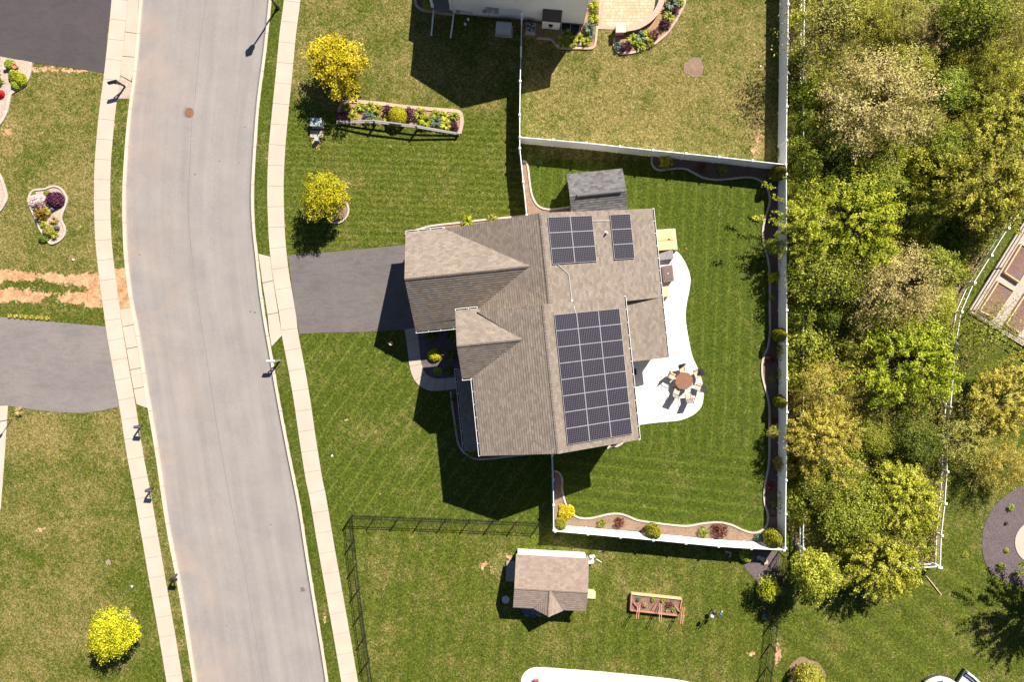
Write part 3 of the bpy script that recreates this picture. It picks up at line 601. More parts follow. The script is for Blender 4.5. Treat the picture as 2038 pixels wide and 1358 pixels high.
# ================================================================ MAIN HOUSE
TH = R(5.85); UU = Vector((math.cos(TH), math.sin(TH), 0)); VV = Vector((math.sin(TH), -math.cos(TH), 0)); O0 = Vector((1.814, 1.5, 0))
class Frame:
    def __init__(s, o, u, v): s.o, s.u, s.v = o, u, v
    def __call__(s, u, v, z=0): p = s.o + s.u * u + s.v * v; return Vector((p.x, p.y, z))
HF = Frame(O0, UU, VV)
def roof_poly(mb, pts, eave, th=.13, side=1):
    """pts 3-D points of a sloping plane, eave = horizontal direction of the shingle rows; adds top, underside and edges"""
    pts = [Vector(p) for p in pts]; n = Vector((0, 0, 0))
    for i in range(len(pts)):
        a, b = pts[i], pts[(i + 1) % len(pts)]; n += a.cross(b)
    if n.z < 0: pts = pts[::-1]; n = -n
    n.normalize(); e = eave.normalized(); s = n.cross(e); s = -s if s.z < 0 else s
    k = len(pts); t0, t1 = min(p.dot(s) for p in pts), max(p.dot(s) for p in pts); row = .19; lift = .022
    def clip(poly, c, sg):
        out = []
        for i in range(len(poly)):
            a, b = poly[i], poly[(i + 1) % len(poly)]; da, db = sg * (a.dot(s) - c), sg * (b.dot(s) - c)
            if da >= 0: out.append(a)
            if (da > 0 > db) or (da < 0 < db): out.append(a.lerp(b, da / (da - db)))
        return out
    j = math.floor(t0 / row)
    while j * row < t1:      # lapped courses of shingles, each with a butt edge at its lower side
        lo, hi = j * row, (j + 1) * row; q = clip(clip(pts, lo, 1), hi, -1); j += 1
        if len(q) < 3: continue
        up = lambda p: p + n * lift * max(0, min(1, (hi - p.dot(s)) / row))
        mb.poly([up(p) for p in q], [(p.dot(e), p.dot(s)) for p in q], 0)
        for i in range(len(q)):
            a, b = q[i], q[(i + 1) % len(q)]
            if abs(a.dot(s) - lo) < 1e-4 and abs(b.dot(s) - lo) < 1e-4 and (a - b).length > 1e-3: mb.poly([up(a), a, b, up(b)], [(a.dot(e), lo), (a.dot(e), lo + .02), (b.dot(e), lo + .02), (b.dot(e), lo)], 0)
    mb.poly([p - Vector((0, 0, th)) for p in pts][::-1], [(0, 0)] * k, side)
    for i in range(k):
        a, b = pts[i], pts[(i + 1) % k]; d = Vector((0, 0, th))
        mb.poly([a, a - d, b - d, b], [(0, 0)] * 4, side)
def gutter(parent, a, b, z, out, name='gutter', mat='trimw', dark=True):
    """open half-box gutter from a to b at height z; out = unit vector away from the roof"""
    a = Vector((a.x, a.y, z)); b = Vector((b.x, b.y, z)); mb = MB(); up = Vector((0, 0, 1))
    mb.beam(a + out * .065 - up * .1, b + out * .065 - up * .1, .13, .02); mb.beam(a + out * .062 - up * .075, b + out * .062 - up * .075, .095, .02, 1)  # black floor strip: debris, and the channel's shade put into the colour
    mb.beam(a + out * .125 - up * .05, b + out * .125 - up * .05, .03, .1); mb.beam(a + out * .008 - up * .05, b + out * .008 - up * .05, .014, .1)
    L = (b - a).length; d = (b - a).normalized()
    for k in range(int(L / .95) + 1):
        p = a + d * min(L - .03, .02 + k * .95); mb.beam(p - up * .01 + out * .0, p - up * .01 + out * .13, .04, .02)
    for p in (a, b): mb.beam(p - up * .06 + out * .0, p - up * .06 + out * .13, .02, .1)
    return mb.build(name, [MAT[mat], MAT['black']], parent)

house = thing('house', HF(0, 3, 0), 'large brown shingled house with solar panels on its roof, in the middle of the photo', 'house')
WM = MAT['siding']; RM = [MAT['roof'], MAT['trimw']]
wl = MB()
def wallblock(u0, u1, v0, v1, z0, z1): wl.prism([HF(u0, v0)[:2], HF(u1, v0)[:2], HF(u1, v1)[:2], HF(u0, v1)[:2]], z0, z1)
wallblock(-5.25, 5.6, .35, 10.0, -.1, 4.95)
wallblock(-9.3, -6.0, -6.3, .52, -.1, 2.5); wallblock(-5.99, .5, -6.28, .33, -.1, 2.52); wallblock(.52, 8.85, -6.26, .33, -.1, 2.5); wallblock(5.62, 8.83, .34, 4.5, -.1, 2.5)
wallblock(-6.0, -5.27, .56, 4.3, -.1, 4.95)
def gable(pts, t):   # triangular/polygonal gable wall of thickness t along vector
    a = [Vector(p) for p in pts]; b = [p + t for p in a]; k = len(a)
    wl.poly(a); wl.poly(b[::-1])
    for i in range(k): wl.poly([a[i], a[(i + 1) % k], b[(i + 1) % k], b[i]])
for v, s in ((.36, 1), (9.99, -1)): gable([HF(-5.2, v, 4.94), HF(5.55, v, 4.94), HF(0, v, 7.12)], VV * .1 * s)
gable([HF(-9.29, -6.25, 2.48), HF(-9.29, .45, 2.48), HF(-9.29, -2.95, 5.28)], UU * .1)
gable([HF(-5.98, -.05, 4.9), HF(-5.98, 4.45, 4.9), HF(-5.98, 2.23, 6.48)], UU * .1)
gable([HF(-6.3, -6.27, 2.5), HF(8.8, -6.27, 2.5), HF(.53, -6.27, 5.83)], VV * .1)
wl.poly([HF(5.7, .25, 2.5), HF(9.0, .25, 2.5), HF(5.7, .25, 3.85)])
wl.build('wall', WM, house)
rf = MB()
# two-storey block
rf_e = VV
roof_poly(rf, [HF(0, -.05, 7.3), HF(0, 10.4, 7.3), HF(5.97, 10.4, 5.1), HF(5.97, -.05, 5.1)], rf_e)
roof_poly(rf, [HF(0, -.05, 7.3), HF(-4.74, -.05, 5.42), HF(-4.74, -.02, 5.42), HF(-1.75, 2.23, 6.63), HF(-5.6, 4.66, 5.1), HF(-5.6, 10.4, 5.1), HF(0, 10.4, 7.3)], rf_e)
# its front cross gable
hr = 6.66
roof_poly(rf, [HF(-6.35, 2.23, hr), HF(-1.75, 2.23, hr), HF(-4.74, -.29, 5.1), HF(-6.35, -.29, 5.1)], UU)
roof_poly(rf, [HF(-6.35, 2.23, hr), HF(-6.35, 4.68, 5.1), HF(-5.6, 4.68, 5.1), HF(-1.75, 2.23, hr)], UU)
# one-storey back block
roof_poly(rf, [HF(.53, -6.6, 6.0), HF(.53, .3, 6.0), HF(9.2, .22, 2.6), HF(9.2, -6.6, 2.6)], rf_e)
roof_poly(rf, [HF(.53, -6.6, 6.0), HF(-6.75, -6.66, 2.62), HF(-.62, -2.95, 5.45), HF(-5.75, .34, 3.08), HF(.53, .34, 6.0)], rf_e)
# garage
roof_poly(rf, [HF(-9.72, -2.95, 5.45), HF(-.62, -2.95, 5.45), HF(-6.75, -6.7, 2.62), HF(-9.72, -6.7, 2.62)], UU)
roof_poly(rf, [HF(-9.72, -2.95, 5.45), HF(-9.72, .9, 2.6), HF(-6.62, .9, 2.6), HF(-6.4, .34, 3.02), HF(-5.75, .34, 3.06), HF(-.62, -2.95, 5.45)], UU)
# sun room and porch
roof_poly(rf, [HF(5.6, .24, 3.36), HF(5.6, 4.84, 3.36), HF(9.22, 4.84, 2.6), HF(9.22, .24, 2.6)], rf_e)
roof = rf.build('roof', RM, house)
pr = MB(); roof_poly(pr, [HF(-6.95, 4.05, 2.6), HF(-6.95, 10.38, 2.6), HF(-5.2, 10.38, 3.1), HF(-5.2, 4.05, 3.1)], rf_e); pr.build('porch_roof', RM, house)
# ridge caps: a row of lapped shingles
def ridge(a, b, wd=.3, parent=house, mat='roof', sl=.39):
    rc = MB()
    a = Vector(a); b = Vector(b); n = int((b - a).length / .22); d = (b - a) / n; sdv = d.normalized().cross(Vector((0, 0, 1)))
    for k in range(n):
        p = a + d * k + Vector((0, 0, .03)); q = a + d * (k + 1) + Vector((0, 0, .042)); dz = Vector((0, 0, -sl * wd / 2 + .012)); t = random.random() * 9
        rc.poly([p, q, q + sdv * wd / 2 + dz, p + sdv * wd / 2 + dz][::-1], [(t, 0), (t + .2, 0), (t + .2, .14), (t, .14)])
        rc.poly([p, q, q - sdv * wd / 2 + dz, p - sdv * wd / 2 + dz], [(t, .3), (t + .2, .3), (t + .2, .44), (t, .44)])
    rc.build('ridge_cap', MAT[mat], parent)
ridge(HF(0, -.05, 7.3), HF(0, 10.4, 7.3)); ridge(HF(.53, -6.6, 6.0), HF(.53, .3, 6.0)); ridge(HF(-9.72, -2.95, 5.46), HF(-.62, -2.95, 5.46), .26, sl=.75); ridge(HF(-6.35, 2.23, hr), HF(-1.75, 2.23, hr), .26, sl=.63)
0
gutter(house, HF(5.97, -.1), HF(5.97, 10.4), 5.08, UU); gutter(house, HF(9.2, -6.62), HF(9.2, 4.86), 2.58, UU)
gutter(house, HF(-5.6, 4.72), HF(-5.6, 10.42), 5.08, -UU); gutter(house, HF(-6.35, 4.68), HF(-5.6, 4.68), 5.08, VV); gutter(house, HF(-6.35, -.29), HF(-4.72, -.29), 5.08, -VV)
gutter(house, HF(-9.72, .9), HF(-6.0, .9), 2.58, VV); gutter(house, HF(-9.72, -6.7), HF(-6.75, -6.7), 2.6, -VV); gutter(house, HF(-6.95, 4.05), HF(-6.95, 10.38), 2.58, -UU)
# porch posts and floor, door, garage door, windows
pf = MB(); pf.prism([HF(-6.8, 4.2)[:2], HF(-5.25, 4.2)[:2], HF(-5.25, 10.1)[:2], HF(-6.8, 10.1)[:2]], -.05, .15); pf.build('porch_floor', MAT['walk'], house)
for v in (4.4, 7.2, 9.95):
    c = MB(); c.box(HF(-6.75, v, 1.3), (.15, .15, 2.3), TH); c.build('porch_post', MAT['whitep'], house)
gd = MB(); c0 = HF(-9.31, -2.95, 1.15)
for k in range(4): gd.box(HF(-9.33, -2.95, .32 + k * .54), (.05, 4.9, .52), TH)
gd.build('garage_door', MAT['whitep'], house)
fd = MB(); fd.box(HF(-5.28, 5.6, 1.2), (.06, 1.0, 2.1), TH); fdo = fd.build('front_door', MAT['redwood'], house)
hn = MB(); hn.box(HF(-5.34, 5.98, 1.15), (.05, .04, .14), TH); hn.build('handle', MAT['grey'], fdo)
def window(parent, c, along, out, wd, ht):
    along = along.normalized(); out = out.normalized(); rz = math.atan2(along.y, along.x)
    f = MB(); z = c.z
    for sx in (-1, 1): q = c + along * sx * wd / 2 + out * .02; f.box((q.x, q.y, z), (.09, .07, ht + .09), rz)
    for sz in (-1, 0, 1): q = c + out * .018; f.box((q.x, q.y, z + sz * ht / 2), (wd - .09, .06, .08), rz)
    fo = f.build('window', MAT['whitep'], parent)
    g = MB(); q = c + out * .012; g.box((q.x, q.y, z), (wd - .08, .03, ht - .06), rz); g.build('pane', MAT['glass'], fo)
for v in (1.5, 3.2): window(house, HF(-6.0, v, 3.9), VV, -UU, .9, 1.3)
for v in (6.6, 8.6): window(house, HF(-5.25, v, 4.0), VV, -UU, .9, 1.2)
for v in (7.4, 8.9): window(house, HF(-5.25, v, 1.5), VV, -UU, .9, 1.4)
for u in (-2.8, 2.6):
    for z in (1.5, 4.0): window(house, HF(u, 10.0, z), UU, VV, .9, 1.3)
for v in (6.2, 8.6):
    for z in (1.4, 4.0): window(house, HF(5.6, v, z), VV, UU, .9, 1.3)
for v in (-1.6, -3.4): window(house, HF(8.85, v, 1.5), VV, UU, 1.2, 1.3)
window(house, HF(8.83, 2.4, 1.5), VV, UU, 1.8, 1.5)
# vent pipe
vp = MB(); q = P(1207, 463, 4.35); vp.lathe((q.x, q.y), [(.16, q.z - .25), (.13, q.z - .12), (.06, q.z - .08), (.06, q.z + .22)], 14); vp.build('vent_pipe', MAT['lgrey'], house)

# ---------------------------------------------------------------- solar panels and their conduit
def panelmat():
    m, nt, b = new_mat('solar cells'); uv = N(nt, 'ShaderNodeUVMap').outputs[0]; sp = N(nt, 'ShaderNodeSeparateXYZ'); nt.links.new(uv, sp.inputs[0])
    def cell(c, n):
        x = math_n(nt, 'FRACT', math_n(nt, 'MULTIPLY', c, n)); return math_n(nt, 'ABSOLUTE', math_n(nt, 'SUBTRACT', x, .5))
    cu, cv = cell(sp.outputs[0], 12), cell(sp.outputs[1], 8)
    line = math_n(nt, 'MAXIMUM', math_n(nt, 'GREATER_THAN', cu, .45), math_n(nt, 'GREATER_THAN', cv, .46))
    corner = math_n(nt, 'GREATER_THAN', math_n(nt, 'ADD', cu, cv), .89)
    k = math_n(nt, 'MAXIMUM', line, corner); n1 = noise(nt, wpos(nt), .8, 2)
    base = mix(nt, n1, (.009, .008, .014), (.018, .015, .024))
    nt.links.new(mix(nt, k, base, (.17, .16, .19)), b.inputs['Base Color']); b.inputs['Roughness'].default_value = .3; b.inputs['Specular IOR Level'].default_value = .4
    return m
CELL = panelmat(); MAT['panelframe'] = plain('aluminium frame', (.36, .36, .38), .4)
def array(u0, du, nu, v0, dv, nv, hfun, label, lift=.12):
    root = thing('solar_array', HF(u0, v0, hfun(u0)), label, 'solar panels', 'solar arrays on the house roof')
    sl = (hfun(u0 + 1) - hfun(u0)); nrm = (Vector((0, 0, 1)) - UU * sl).normalized()
    for i in range(nu):
        for j in range(nv):
            a0, a1, b0, b1 = u0 + i * du + .009, u0 + (i + 1) * du - .009, v0 + j * dv + .009, v0 + (j + 1) * dv - .009
            pt = lambda u, v, l: HF(u, v, hfun(u)) + nrm * l
            f = MB(); Q = [pt(a0, b0, lift), pt(a1, b0, lift), pt(a1, b1, lift), pt(a0, b1, lift)]; D = -nrm * .04; t = .02
            qi = [pt(a0 + t, b0 + t, lift), pt(a1 - t, b0 + t, lift), pt(a1 - t, b1 - t, lift), pt(a0 + t, b1 - t, lift)]
            for k in range(4):
                k2 = (k + 1) % 4
                f.poly([Q[k], qi[k], qi[k2], Q[k2]]); f.poly([Q[k], Q[k2], Q[k2] + D, Q[k] + D])
            f.poly([q + D for q in Q])
            fo = f.build('solar_panel', MAT['panelframe'], root)
            c = MB(); c.poly([q - nrm * .006 for q in qi], [(0, 0), (1, 0), (1, 1), (0, 1)]); c.build('cells', CELL, fo)
    rl = MB()
    for j in range(nv):
        for fv in (.25, .75):
            v = v0 + (j + fv) * dv; rl.beam(HF(u0, v, hfun(u0)) + nrm * (lift - .065), HF(u0 + nu * du, v, hfun(u0 + nu * du)) + nrm * (lift - .065), .04, .04)
    rl.build('mounting_rail', MAT['grey'], root)
up_h = lambda u: 6.0 - (u - .53) * .3922; mn_h = lambda u: 7.3 - u * .3685
array(.94, 1.665, 2, -6.25, 1.13, 3, up_h, 'solar array of six panels, two wide, at the north end of the brown roof')
array(5.66, 1.62, 1, -6.25, 1.12, 3, up_h, 'narrow solar array of three panels in a single column near the northeast gutter')
array(.63, 1.61, 3, .75, 1.142, 8, mn_h, 'largest solar array, three columns of eight panels, on the two storey roof')
cd = MB(); r_ = lambda u, v, hf: HF(u, v, hf(u) + .06)
cd.tube([r_(4.27, -5.85, up_h), r_(5.66, -5.8, up_h)], .028, 6); cd.tube([r_(1.35, -2.86, up_h), r_(2.1, -2.05, up_h), r_(2.15, .1, up_h), r_(2.15, .3, up_h) + Vector((0, 0, 1.1)), r_(2.2, .75, mn_h)], .028, 6)
cb_ = r_(2.13, -.15, up_h); cd.box((cb_.x, cb_.y, cb_.z), (.14, .2, .1), TH)
tag(cd.build('conduit', MAT['lgrey']), 'thin grey electrical conduit linking the solar arrays over the brown roof', 'conduit')

# ================================================================ SHEDS
shed = thing('shed', HF(5.2, -8.1, 0), 'tan shed with grey shingled roof tight against the north wall of the main house', 'shed')
sw = MB(); sw.prism([HF(3.25, -9.95)[:2], HF(7.15, -9.95)[:2], HF(7.15, -6.75)[:2], HF(3.25, -6.75)[:2]], 0, 1.9)
for u, s in ((3.26, 1), (7.14, -1)):
    A = [HF(u, -9.94, 1.88), HF(u, -6.76, 2.1), HF(u, -8.1, 2.66)]; Bq = [p + UU * .08 * s for p in A]; sw.poly(A); sw.poly(Bq); sw.poly([A[0], A[2], Bq[2], Bq[0]]); sw.poly([A[1], A[2], Bq[2], Bq[1]])
sw.build('wall', MAT['siding'], shed)
sr = MB(); roof_poly(sr, [HF(3.02, -10.05, 1.85), HF(7.36, -10.05, 1.85), HF(7.36, -8.12, 2.74), HF(3.02, -8.12, 2.74)], UU, .1)
roof_poly(sr, [HF(3.02, -6.66, 2.1), HF(7.36, -6.66, 2.1), HF(7.36, -8.12, 2.74), HF(3.02, -8.12, 2.74)], UU, .1)
sr.build('roof', [MAT['roof_shed'], MAT['siding']], shed)
rv = MB(); rv.tube([HF(3.55, -8.12, 2.8), HF(6.95, -8.12, 2.8)], .12, 10); rv.build('ridge_vent', MAT['roof_shed'] if 0 else plain('grey ridge vent', (.12, .115, .12), .8), shed)
sdr = MB(); sdr.box(HF(5.2, -9.97, .95), (1.5, .06, 1.8), TH); so = sdr.build('door', MAT['whitep'], shed); hh = MB(); hh.box(HF(5.8, -10.02, .95), (.05, .05, .2), TH); hh.build('handle', MAT['black'], so)

def PF(h): return lambda x, y: P(x, y, h)
S2 = thing('shed', P(1098, 1155, 0), 'white walled garden shed with pinkish tan roof and small front gable', 'shed')
a = P(1027, 1104, 1.75); b_ = P(1172, 1112, 1.75); c = P(1168, 1218, 1.75); e_ = (b_ - a); L2 = e_.length; EU = Vector((e_.x, e_.y, 0)).normalized(); EV = Vector((EU.y, -EU.x, 0)); W2 = (c - b_).length
SF = Frame(Vector((a.x, a.y, 0)), EU, EV); rv2 = W2 * .57
s2w = MB(); s2w.prism([SF(.14, .12)[:2], SF(L2 - .14, .12)[:2], SF(L2 - .14, W2 - .3)[:2], SF(.14, W2 - .3)[:2]], 0, 1.72)
for u, s in ((.15, 1), (L2 - .15, -1)):
    A = [SF(u, .13, 1.7), SF(u, W2 - .31, 1.7), SF(u, rv2, 2.4)]; Bq = [p + EU * .08 * s for p in A]; s2w.poly(A); s2w.poly(Bq); s2w.poly([A[0], A[2], Bq[2], Bq[0]]); s2w.poly([A[1], A[2], Bq[2], Bq[1]])
gu = L2 * .49; s2w.poly([SF(gu - 1.0, W2 - .1, 1.7), SF(gu + 1.0, W2 - .1, 1.7), SF(gu, W2 - .1, 2.3)]); s2w.poly([SF(gu - 1.0, W2 - .1, 1.7), SF(gu + 1.0, W2 - .1, 1.7), SF(gu + 1.0, W2 - .4, 1.7), SF(gu - 1.0, W2 - .4, 1.7)])
s2w.build('wall', MAT['white'], S2)
s2r = MB(); gw = 1.12
roof_poly(s2r, [SF(0, 0, 1.75), SF(L2, 0, 1.75), SF(L2, rv2, 2.45), SF(0, rv2, 2.45)], EU, .08)
roof_poly(s2r, [SF(0, rv2, 2.45), SF(L2, rv2, 2.45), SF(L2, W2, 1.75), SF(gu + gw, W2, 1.75), SF(gu, rv2 + .1, 2.4), SF(gu - gw, W2, 1.75), SF(0, W2, 1.75)], EU, .08)
for s in (-1, 1): roof_poly(s2r, [SF(gu, rv2 + .06, 2.43), SF(gu, W2 + .28, 2.43), SF(gu + s * gw, W2 + .04, 1.76)], EV, .07)
s2r.build('roof', [MAT['roof_tan'], MAT['white']], S2)
ridge(SF(0, rv2, 2.44), SF(L2, rv2, 2.44), .26, S2, 'roof_tan'); ridge(SF(gu, rv2 + .1, 2.43), SF(gu, W2 + .28, 2.43), .2, S2, 'roof_tan')
d2 = MB(); d2.box(SF(gu, W2 - .28, .9), (1.3, .05, 1.7), math.atan2(EU.y, EU.x)); d2.build('door', MAT['whitep'], S2)
fi = MB(); fi.beam(SF(gu - .02, W2 + .3, 2.36), SF(gu - .25, W2 + .33, 1.9), .05, .03); fi.build('gable_trim', MAT['white'], S2)
def slab_thing(name, px, z0, z1, mat, label, cat, planks=0):
    mb = MB(); c = gp(px, z1)
    if planks:
        A, B_, C_, D_ = c
        for k in range(planks):
            t0, t1 = k / planks, (k + .9) / planks; mb.prism([A.lerp(D_, t0)[:2], B_.lerp(C_, t0)[:2], B_.lerp(C_, t1)[:2], A.lerp(D_, t1)[:2]], z0, z1)
    else: mb.prism([p[:2] for p in c], z0, z1)
    return tag(mb.build(name, MAT[mat]), label, cat)
slab_thing('ramp', [(1008, 1118), (1026, 1119), (1025, 1160), (1006.5, 1158)], .0, .14, 'greywood', 'grey plank ramp on the west side of the white walled shed', 'ramp', 9)
slab_thing('step', [(1168, 1174), (1182, 1175), (1186, 1180), (1185, 1193), (1168, 1192)], 0, .12, 'newwood', 'pale wooden step outside the east wall of the white walled shed', 'step')
cv = MB(); q = P(1006.5, 1194); cv.lathe(q, [(.3, 0), (.3, .08), (.27, .1), (.2, .1), (.2, .085), (.12, .085), (.1, .1), (0.01, .1)], 24); tag(cv.build('drum_lid', MAT['lgrey']), 'round grey lid lying in the shade beside the white walled shed', 'lid')
# blue wheelbarrow
wb = thing('wheelbarrow', P(1053, 1219, 0), 'blue wheelbarrow sticking out from under the front eave of the white walled shed', 'wheelbarrow')
t_ = MB(); c0, c1 = [P(1039, 1212, .5), P(1068, 1215, .5), P(1065, 1229, .5), P(1043, 1225, .5)], [P(1042, 1214, .3), P(1065, 1216, .3), P(1063, 1226, .3), P(1046, 1223, .3)]
for i in range(4): j = (i + 1) % 4; t_.poly([c0[i], c0[j], c1[j], c1[i]]); t_.beam(c0[i], c0[j], .06, .05)
t_.poly(c1); t_.build('tub', MAT['blue'], wb)
t_ = MB(); t_.prism([p[:2] for p in [c0[k].lerp(c1[k], .4) for k in range(4)]], .34, .42); t_.build('load', MAT['soil'], wb)
for dy in (0, 5):
    t_ = MB(); t_.tube([P(1050, 1218 + dy - 3, .35), P(1066, 1220 + dy - 2, .45), P(1077, 1226 + dy - 3, .5)], .028, 6); t_.build('handle', MAT['lgrey'], wb)
t_ = MB(); q = P(1045, 1220, .15); t_.tube([q - EU * .05 * 0 + EV * -.05, q + EV * .05], .15, 14); t_.build('wheel', MAT['black'], wb)
# white junk beside shed 2
jk = thing('garden_chair', P(1175, 1115, 0), 'small white plastic garden chair against the northeast corner of the white walled shed', 'chair')
t_ = MB(); t_.box(P(1176, 1117, .4), (.42, .42, .04), .1); t_.build('seat', MAT['white'], jk); t_ = MB(); t_.box(P(1178.5, 1108, .62) , (.42, .06, .45), .1); t_.build('backrest', MAT['white'], jk)
for dx, dy in ((-5, -5), (5, -5), (-5, 5), (5, 5)): t_ = MB(); t_.box(P(1175 + dx, 1115 + dy, .2), (.05, .05, .4)); t_.build('leg', MAT['white'], jk)
st_ = MB(); st_.tube([P(1187, 1114, .04), P(1197, 1120, .04)], .03, 6); tag(st_.build('pole', MAT['white']), 'short white pole lying on the grass east of the white walled shed', 'pole')

# ================================================================ NEIGHBOUR'S CREAM HOUSE
NF_o = P(902, 28); NB = P(1161, 51); d_ = (NB - NF_o).normalized(); NU = Vector((d_.x, d_.y, 0)); NV = Vector((-NU.y, NU.x, 0)); NW = (NB - NF_o).length
NF = Frame(Vector((NF_o.x, NF_o.y, 0)), NU, NV)   # v points away (north)
nh = thing('house', NF(NW / 2, 4, 0), 'cream sided house cut off by the top photo edge, only its south wall in view', 'house')
def sidingmat(name, c):
    m, nt, b = new_mat(name); v = wpos(nt); sp = N(nt, 'ShaderNodeSeparateXYZ'); nt.links.new(v, sp.inputs[0])
    fz = math_n(nt, 'FRACT', math_n(nt, 'MULTIPLY', sp.outputs[2], 6.5)); k = math_n(nt, 'LESS_THAN', fz, .16)
    col = mix(nt, math_n(nt, 'MULTIPLY', k, .3), c, tuple(x * .45 for x in c)); col = mix(nt, 1.0, col, ramp(nt, noise(nt, v, .7, 3), [(.3, (.94,) * 3), (.7, (1.03,) * 3)]), 'MULTIPLY')
    nt.links.new(col, b.inputs['Base Color']); b.inputs['Roughness'].default_value = .55; bump(nt, b, fz, .5, .02); return m
MAT['cream'] = sidingmat('cream siding', (.8, .78, .73))
t_ = MB(); t_.prism([NF(0, 0)[:2], NF(NW, 0)[:2], NF(NW, 11)[:2], NF(0, 11)[:2]], .32, 5.0)
t_.poly([NF(0, .01, 4.99), NF(NW, .01, 4.99), NF(NW / 2, .01, 7.1)]); t_.build('wall', MAT['cream'], nh)
t_ = MB(); t_.prism([NF(.03, .03)[:2], NF(NW - .03, .03)[:2], NF(NW - .03, 11)[:2], NF(.03, 11)[:2]], -.1, .32); t_.build('foundation', MAT['brick'], nh)
t_ = MB()
for s, u0 in ((-1, -.35), (1, NW + .35)): roof_poly(t_, [NF(u0, -.35, 4.95), NF(NW / 2, -.35, 7.3), NF(NW / 2, 11.3, 7.3), NF(u0, 11.3, 4.95)], NV)
t_.build('roof', RM, nh)
for u_ in (NW - .04, .04): t_ = MB(); t_.beam(NF(u_, -.02, .3), NF(u_, -.02, 5.0), .14, .06); t_.build('corner_trim', MAT['whitep'], nh)
t_ = MB(); t_.prism([NF(-1.75, 0.15)[:2], NF(-.02, .15)[:2], NF(-.02, 8)[:2], NF(-1.75, 8)[:2]], 0, .35); t_.build('porch_floor', plain('grey porch boards', (.2, .185, .18), .7), nh)
t_ = MB(); roof_poly(t_, [NF(-2.0, .1, 2.6), NF(-2.0, 8, 2.6), NF(-.02, 8, 3.1), NF(-.02, .1, 3.1)], NV); t_.build('porch_roof', RM, nh)
for u, v in ((-1.65, .35), (-.14, .3)):
    t_ = MB(); t_.box(NF(u, v, 1.5), (.16, .16, 2.3), math.atan2(NU.y, NU.x)); t_.box(NF(u, v, .5), (.24, .24, .3), math.atan2(NU.y, NU.x)); t_.build('porch_post', MAT['white'], nh)
t_ = MB(); t_.beam(NF(-1.65, .5, 1.1), NF(-1.65, 7.5, 1.1), .06, .05)
for k in range(24): t_.beam(NF(-1.65, .6 + k * .3, .35), NF(-1.65, .6 + k * .3, 1.1), .03, .03)
t_.build('porch_railing', MAT['white'], nh)
fb = MB(); u0 = NW * .685; t_.v
fb.prism([NF(u0, -.55)[:2], NF(u0 + 1.42, -.55)[:2], NF(u0 + 1.42, .0)[:2], NF(u0, .0)[:2]], .1, 1.5); fb.build('fireplace_box', MAT['cream'], nh)
fb = MB(); roof_poly(fb, [NF(u0 - .04, -.6, 1.5), NF(u0 + 1.46, -.6, 1.5), NF(u0 + 1.46, .0, 2.35), NF(u0 - .04, .0, 2.35)], NU, .06); fb.build('fireplace_roof', [plain('brown metal roof', (.07, .055, .05), .7), MAT['whitep']], nh)
fb = MB(); fb.box(NF(u0 + .68, -.62, .95), (.34, .12, .14), math.atan2(NU.y, NU.x)); fb.box(NF(u0 + .68, -.6, .8), (.16, .14, .3), math.atan2(NU.y, NU.x)); fb.build('flue_vent', MAT['black'], nh)
fb = MB()
for (u, z, ww_, hh_) in ((2.95, 1.5, .5, .5), (3.5, 1.45, .35, .6), (2.6, 1.2, .3, .3)): fb.box(NF(u, -.09, z), (ww_, .16, hh_), math.atan2(NU.y, NU.x))
fb.tube([NF(2.9, -.08, 1.3), NF(2.9, -.08, .2)], .03, 6); fb.build('electric_meter', MAT['grey'], nh)
fb = MB(); fb.box(NF(.45, -.1, .7), (.3, .16, .3), .09); fb.tube([NF(.7, -.06, .75), NF(1.6, -.06, .6)], .03, 6); fb.build('hose_reel', MAT['grey'], nh)
ww = MB(); cc = NF(NW - 1.05, -.02, .1); pts = [NF(NW - 1.75, 0), NF(NW - 1.75, -.55), NF(NW - 1.5, -.95), NF(NW - 1.0, -1.05), NF(NW - .55, -.95), NF(NW - .3, -.55), NF(NW - .3, 0)]
for i in range(len(pts) - 1): ww.beam(pts[i] + Vector((0, 0, .1)), pts[i + 1] + Vector((0, 0, .1)), .05, .24)
ww.beam(NF(NW - 1.02, 0, .2), NF(NW - 1.02, -1.0, .2), .04, .03); ww.build('window_well', MAT['lgrey'], nh)
ww = MB(); ww.prism([p[:2] for p in pts], .028, .06); ww.build('window_well_pit', MAT['black'], nh)
window(nh, NF(7.2, 0, 3.6), NU, -NV, .9, 1.3) if 0 else None
# things along that wall
gen = thing('generator', P(1003, 60, 0), 'pale grey standby generator on the grass at the cream house wall', 'generator')
t_ = MB(); g_c = P(1003, 57, .33); t_.box(g_c, (1.2, .72, .6), math.atan2(NU.y, NU.x)); t_.build('body', MAT['lgrey'], gen, bev=.08)
t_ = MB(); t_.box(g_c + Vector((0, .1, .32)), (1.24, .62, .06), math.atan2(NU.y, NU.x)); t_.build('lid', MAT['lgrey'], gen, bev=.03)
t_ = MB(); t_.box((g_c.x, g_c.y - .06, .02), (1.4, .95, .05), math.atan2(NU.y, NU.x)); t_.build('pad', MAT['stone'], gen)
ac = thing('air_conditioner', P(1056, 60, 0), 'grey square air conditioner with round fan grille at the cream house wall', 'air conditioner')
t_ = MB(); ac_c = P(1056, 57, .4); t_.box((ac_c.x, ac_c.y, .36), (.78, .78, .68), math.atan2(NU.y, NU.x)); t_.build('case', MAT['grey'], ac, bev=.05)
t_ = MB(); t_.lathe((ac_c.x, ac_c.y), [(.33, .7), (.33, .725), (.3, .735), (.3, .71), (.08, .712), (.08, .74), (.01, .745)], 24); t_.build('fan_grille', MAT['dgrey'], ac)
t_ = MB()
